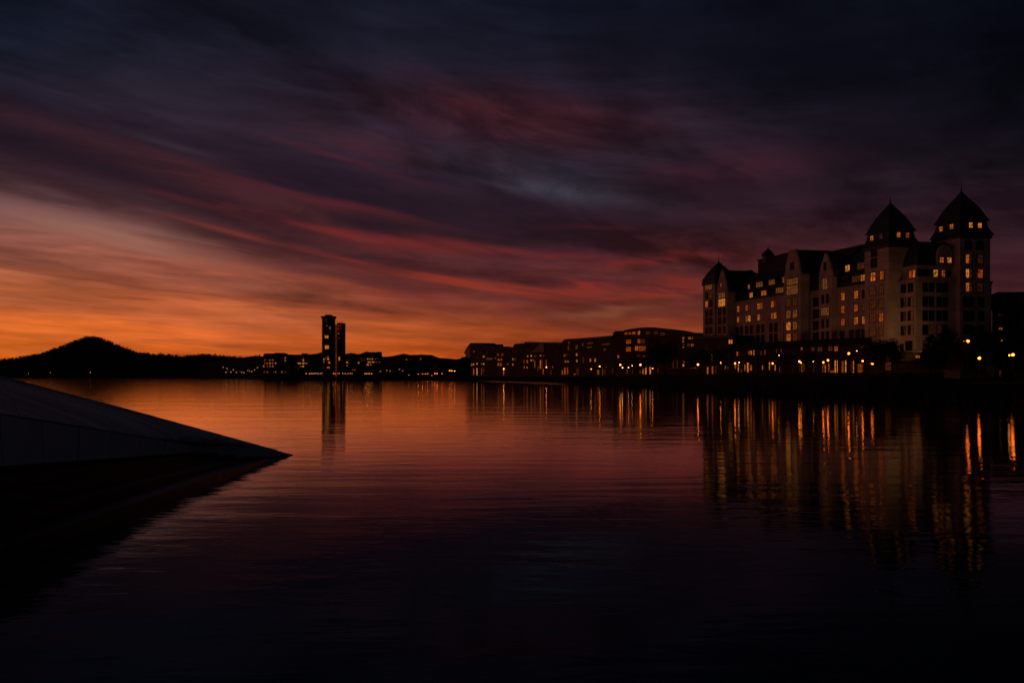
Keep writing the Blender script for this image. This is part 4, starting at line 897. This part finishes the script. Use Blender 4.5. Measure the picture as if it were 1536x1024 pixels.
# far houses on the slopes
def on_slope(px, py, prof, D0, D1):
    zt = EYE + (HY-ipol(prof, px))/F*D1; best = D0
    for k in range(200):
        t2 = k/200; d = D0 + (D1-D0)*t2; z_ = zt*(math.sin(t2*math.pi/2)**1.25)
        if HY - F*(z_-EYE)/d <= py: return d-14
    return D1-60
def cottage(px, py, D, label, group, k='w', s=1.):
    z_ = zat(py, D); c = at(px, D, 0); W, Hh = 9*s, 5.5*s
    root = empty('hillside_house', (c.x, c.y, z_-3*s), label, 'house', group)
    b = MB(); b.box(c.x-W/2, c.y, z_-7*s, c.x+W/2, c.y+8, z_+2*s); b.build('wall', M['brick'], root)
    r_ = MB(); r_.prism([(c.x-W/2-.5, c.y-.5, z_+2*s), (c.x+W/2+.5, c.y-.5, z_+2*s), (c.x, c.y-.5, z_+2*s+3*s)], (0, 9, 0)); r_.build('roof', M['slate'], root)
    f, p = MB(), MB(); rc = win_rec((c.x+random.uniform(-1, 1), c.y, z_-.3), u0, n0, 2.6*s, 2.2*s, k, 2, 2); win_mesh(f, p, rc)
    fo = f.build('window', M['frame'], root); p.build('pane', M['w_far'] if k != 'd' else M['w_dim'], fo)
for x, y in ((334.5, 550.5), (338.5, 558), (342, 556), (346, 557.8), (350, 554.4), (354.4, 558), (359, 556.6), (363, 557.8), (366, 558.4), (371, 555), (375, 556.4), (381.4, 554.4), (385.6, 551), (340, 552.4), (366.5, 556), (377.6, 557)):
    cottage(x, y, on_slope(x, y+1.2, FP, 1500, 3400), 'small hillside house with a lit window left of the yellow windowed offices', 'houses on the slope left of the offices', 'w', 1.0)
for x, y, k in ((575, 551, 'd'), (579, 548, 'd'), (586, 547, 'd'), (579.5, 555.4, 'w'), (584.6, 556, 'w'), (589.4, 556.4, 'd'), (593.2, 556, 'd'), (598.4, 553.4, 'w'), (604.7, 555.8, 'w'), (619.2, 553.6, 'd'), (650.4, 550, 'd'), (654, 548.6, 'd')):
    cottage(x, y, on_slope(x, y+1, MP, 1080, 1300), 'small house with a lit window on the slope right of the tower group', 'houses on the slope right of the tower group', k, .62)
for x, lab, ws in ((612, 'small apartment house on the middle hillside with three pale windows', [(609.8, 539, 'w'), (616, 539, 'd'), (610, 542.4, 'd'), (614, 542.4, 'd')]), (630, 'small apartment house on the middle hillside with a column of lit windows', [(631, 538.2, 'w'), (628.6, 541.6, 'd'), (631, 545.2, 'w')]), (646, 'small low apartment house on the middle hillside with one lit window', [(646, 544.7, 'w')])):
    f = Front(x-7, 1340 if x < 640 else 1300, x+7, 1340 if x < 640 else 1300); yt = min(y for _, y, _ in ws)-2.4
    block('apartment_house', lab, 'apartment house', f, [(x-6, yt), (x+6.5, yt+.2)], 14, [(a, b, 1.7, 1.7, k, 1) for a, b, k in ws], mat='darkbrick', roof_t=.8, overhang=.2)

# ------------------------------------------------------------------ round canopy by the water
cc = at(1026, 240); zc = zat(552.6, 240)
cn = empty('round_canopy', (cc.x, cc.y, 4.6), 'low round canopy with a thin pale rim on slim columns by the water', 'canopy')
MB().lathe((cc.x, cc.y, 0), [(.1, zc+.2), (4.3, zc+.16), (4.5, zc), (4.3, zc-.14), (.1, zc-.1)], 32).build('canopy_roof', M['stone'], cn)
cs_ = MB()
for k in range(6): a = k*math.pi/3; cs_.lathe((cc.x+3.6*math.cos(a), cc.y+3.6*math.sin(a), 0), [(.09, 3.4), (.09, zc-.12)], 6)
cs_.build('columns', M['metal'], cn)
# added spot lights with unseen fixtures, washing the foot of the hotel corner
for px, py, D, W_, lab in ((1385, 524, 172, 150, 'small floodlight added on the terrace roof to wash the hotel corner'), (1345, 524.6, 176, 60, 'small floodlight added on the terrace roof to wash the front tower')):
    c = at(px, D, zat(py, D)); fl_ = empty('fill_light', c, lab, 'fill_light')
    MB().box(c.x-.25, c.y-.1, c.z-.1, c.x+.25, c.y+.15, c.z+.2).build('housing', M['metal'], fl_)
    ld = bpy.data.lights.new('fill_light_bulb', 'SPOT'); ld.energy = W_*9; ld.color = (1, .46, .16); ld.spot_size = R(120); ld.spot_blend = 1; ld.shadow_soft_size = .3
    lo = bpy.data.objects.new('fill_light_bulb', ld); col.objects.link(lo); lo.parent = fl_; lo.location = (0, .3, .15)
    lo.rotation_euler = Vector((-.15, .85, .35)).to_track_quat('-Z', 'Y').to_euler()
# kiosk and container on the right bank
kc = at(1504, 128, 0); kz = zat(574, 128)
kk = empty('kiosk', (kc.x, kc.y, kz), 'small dark kiosk with a tall narrow lit doorway on the right bank', 'kiosk')
MB().box(kc.x-1.3, kc.y, kz-1, kc.x+1.7, kc.y+2.2, kz+2.6).build('wall', M['darkwall'], kk)
MB().box(kc.x-1.5, kc.y-.2, kz+2.604, kc.x+1.9, kc.y+2.4, kz+2.75).build('roof', M['metal'], kk)
do = MB().box(kc.x-.75, kc.y-.06, kz+.5, kc.x+.15, kc.y-.003, kz+2.2).build('door', M['frame'], kk)
MB().box(kc.x-.66, kc.y-.09, kz+.55, kc.x-.3, kc.y-.063, kz+2.15).build('door_glass', M['w_dim'], do)
kc = at(1452, 132, 0); kz = zat(575, 132)
ct_ = empty('container', (kc.x, kc.y, kz), 'weathered pale container half hidden by bushes on the right bank', 'container')
MB().box(kc.x-1.4, kc.y, kz-1, kc.x+1.2, kc.y+5, kz+2.4).build('body', M['concrete'], ct_)
rb_ = MB()
for k in range(9): rb_.box(kc.x-1.3+k*.28, kc.y-.05, kz+.1, kc.x-1.2+k*.28, kc.y-.003, kz+2.3)
rb_.build('ribs', M['concrete'], ct_)

# ------------------------------------------------------------------ sloping white stone building in the foreground
T0 = Vector((-11.1, 37.7, -.04)); F0 = Vector((-19.2, 27.5, 3.95)); V0 = Vector((-14.2, 35.8, .5)); W0 = Vector((-14.2, 20.3, 3.0)); K0 = Vector((-14.35, 35.4, .42)); B0 = Vector((-14.1, 20.3, 1.55))
op = empty('ramp_building', (-18, 26, 0), 'white stone building whose ramp roof slopes down into the water', 'building')
def lp(a, b, t): return a + (b-a)*t
U = [i/24*1.9 for i in range(25)]
far_e = [lp(T0, F0, u) for u in U]; near_e = [lp(V0, W0, u) for u in U]
vs, fs = [], []
for a, b in zip(far_e, near_e):
    m_ = lp(a, b, .5) + Z*.10*(b-a).length*.12
    vs += [a, lp(a, b, .25) + Z*.05, m_, lp(a, b, .75) + Z*.04, b]
for i in range(24):
    for k in range(4): fs.append((i*5+k, i*5+k+1, i*5+5+k+1, i*5+5+k))
mrf, N, L, P = nt('ramp_marble'); tcx = N.new('ShaderNodeTexCoord')
def opstone(name, hexc, sx_, sy_, bw=2.4, bh=.9, rot=0):
    m, N, L, P = nt(name); c_ = lin(hexc); tc = N.new('ShaderNodeTexCoord'); mp = N.new('ShaderNodeMapping'); mp.inputs['Rotation'].default_value = (0, 0, R(rot))
    L.new(tc.outputs['Object'], mp.inputs[0]); br = N.new('ShaderNodeTexBrick'); br.inputs['Scale'].default_value = 1; br.inputs['Brick Width'].default_value = bw; br.inputs['Row Height'].default_value = bh; br.inputs['Mortar Size'].default_value = .012
    br.inputs['Color1'].default_value = (*[x*1.15 for x in c_], 1); br.inputs['Color2'].default_value = (*[x*.75 for x in c_], 1); br.inputs['Mortar'].default_value = (*[x*.35 for x in c_], 1)
    L.new(mp.outputs[0], br.inputs[0]); L.new(br.outputs[0], P.inputs['Base Color']); P.inputs['Roughness'].default_value = .75; P.inputs['Specular IOR Level'].default_value = .25
    no = N.new('ShaderNodeTexNoise'); no.inputs['Scale'].default_value = 1.1; no.inputs['Detail'].default_value = 8; L.new(tc.outputs['Object'], no.inputs[0])
    b1 = N.new('ShaderNodeBump'); b1.inputs['Strength'].default_value = 1; b1.inputs['Distance'].default_value = .05; L.new(no.outputs[0], b1.inputs['Height'])
    b2 = N.new('ShaderNodeBump'); b2.inputs['Strength'].default_value = 1; b2.inputs['Distance'].default_value = .03; b2.invert = True; L.new(br.outputs['Fac'], b2.inputs['Height']); L.new(b1.outputs[0], b2.inputs['Normal'])
    L.new(b2.outputs[0], P.inputs['Normal']); return m
M['ramp'] = opstone('ramp_marble_slabs', '#c4c6c6', 1, 1, 3.2, .42, -38)
M['cladding'] = plain('smooth_stone_cladding', '#c2c8c8', .7, .12, .8, spec=.2)
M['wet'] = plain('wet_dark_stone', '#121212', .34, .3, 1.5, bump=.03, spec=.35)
bm_ = MB().add(vs, fs); bm_.build('ramp_roof', M['ramp'], op)
# parapet lip along the far edge
lip = MB()
for a, b in list(zip(far_e, far_e[1:]))[1:]:
    d = (b-a); s_ = d.cross(Z).normalized()
    lip_n = len(lip.v)/8; lip.obox(a + Z*.02, d, s_*.28, Z*min(.09, .012*(1+lip_n)))
lip.build('edge_kerb', M['ramp'], op)
# side wall: one panel between each pair of joints, each leaning a little differently
K = [0, .12, .24, .37, .5, .635, .76, .88, 1.0, 1.13, 1.27, 1.42, 1.58, 1.75, 1.9]
for i in range(len(K)-1):
    a, b = K[i]+.002, K[i+1]-.002
    p = [lp(K0, B0, a), lp(K0, B0, b), lp(V0, W0, b) - Z*.05, lp(V0, W0, a) - Z*.05]
    off_ = Vector((.0 + .012*((i*7) % 3), 0, 0))
    MB().prism([q_ + off_ for q_ in p], (-.35, 0, 0)).build('wall_panel', M['cladding'], op)
# solid core so that no joint shows daylight
co_ = MB(); fr2 = [lp(K0, B0, 0), lp(K0, B0, 1.9), lp(V0, W0, 1.9)-Z*.1, lp(V0, W0, 0)-Z*.1]
co_.prism([q_ + Vector((-.12, 0, 0)) for q_ in fr2], (-.2, 0, 0)); co_.build('wall_core', M['wet'], op)
lw = MB()
for a, b in zip(far_e, far_e[1:]): lw.add([a, b, Vector((b.x, b.y, -1)), Vector((a.x, a.y, -1))], [(0, 1, 2, 3)])
lw.build('outer_wall', M['cladding'], op)
# stepped ledges between the wall and the water
for i, (dx, z_) in enumerate(((.5, .34), (1.1, .22), (1.8, .12), (2.6, .04))):
    q0 = Vector((-14.25+dx*.9, 36.3 + i*.25, z_)); q1 = Vector((-14.1+dx*1.5, 5, z_ + 1.15*(1-i*.24)*1.7))
    back0 = Vector((-15.2, 36.3 + i*.25, z_)); back1 = Vector((-15.4, 5, q1.z))
    d0 = [back0, q0, q1, back1]
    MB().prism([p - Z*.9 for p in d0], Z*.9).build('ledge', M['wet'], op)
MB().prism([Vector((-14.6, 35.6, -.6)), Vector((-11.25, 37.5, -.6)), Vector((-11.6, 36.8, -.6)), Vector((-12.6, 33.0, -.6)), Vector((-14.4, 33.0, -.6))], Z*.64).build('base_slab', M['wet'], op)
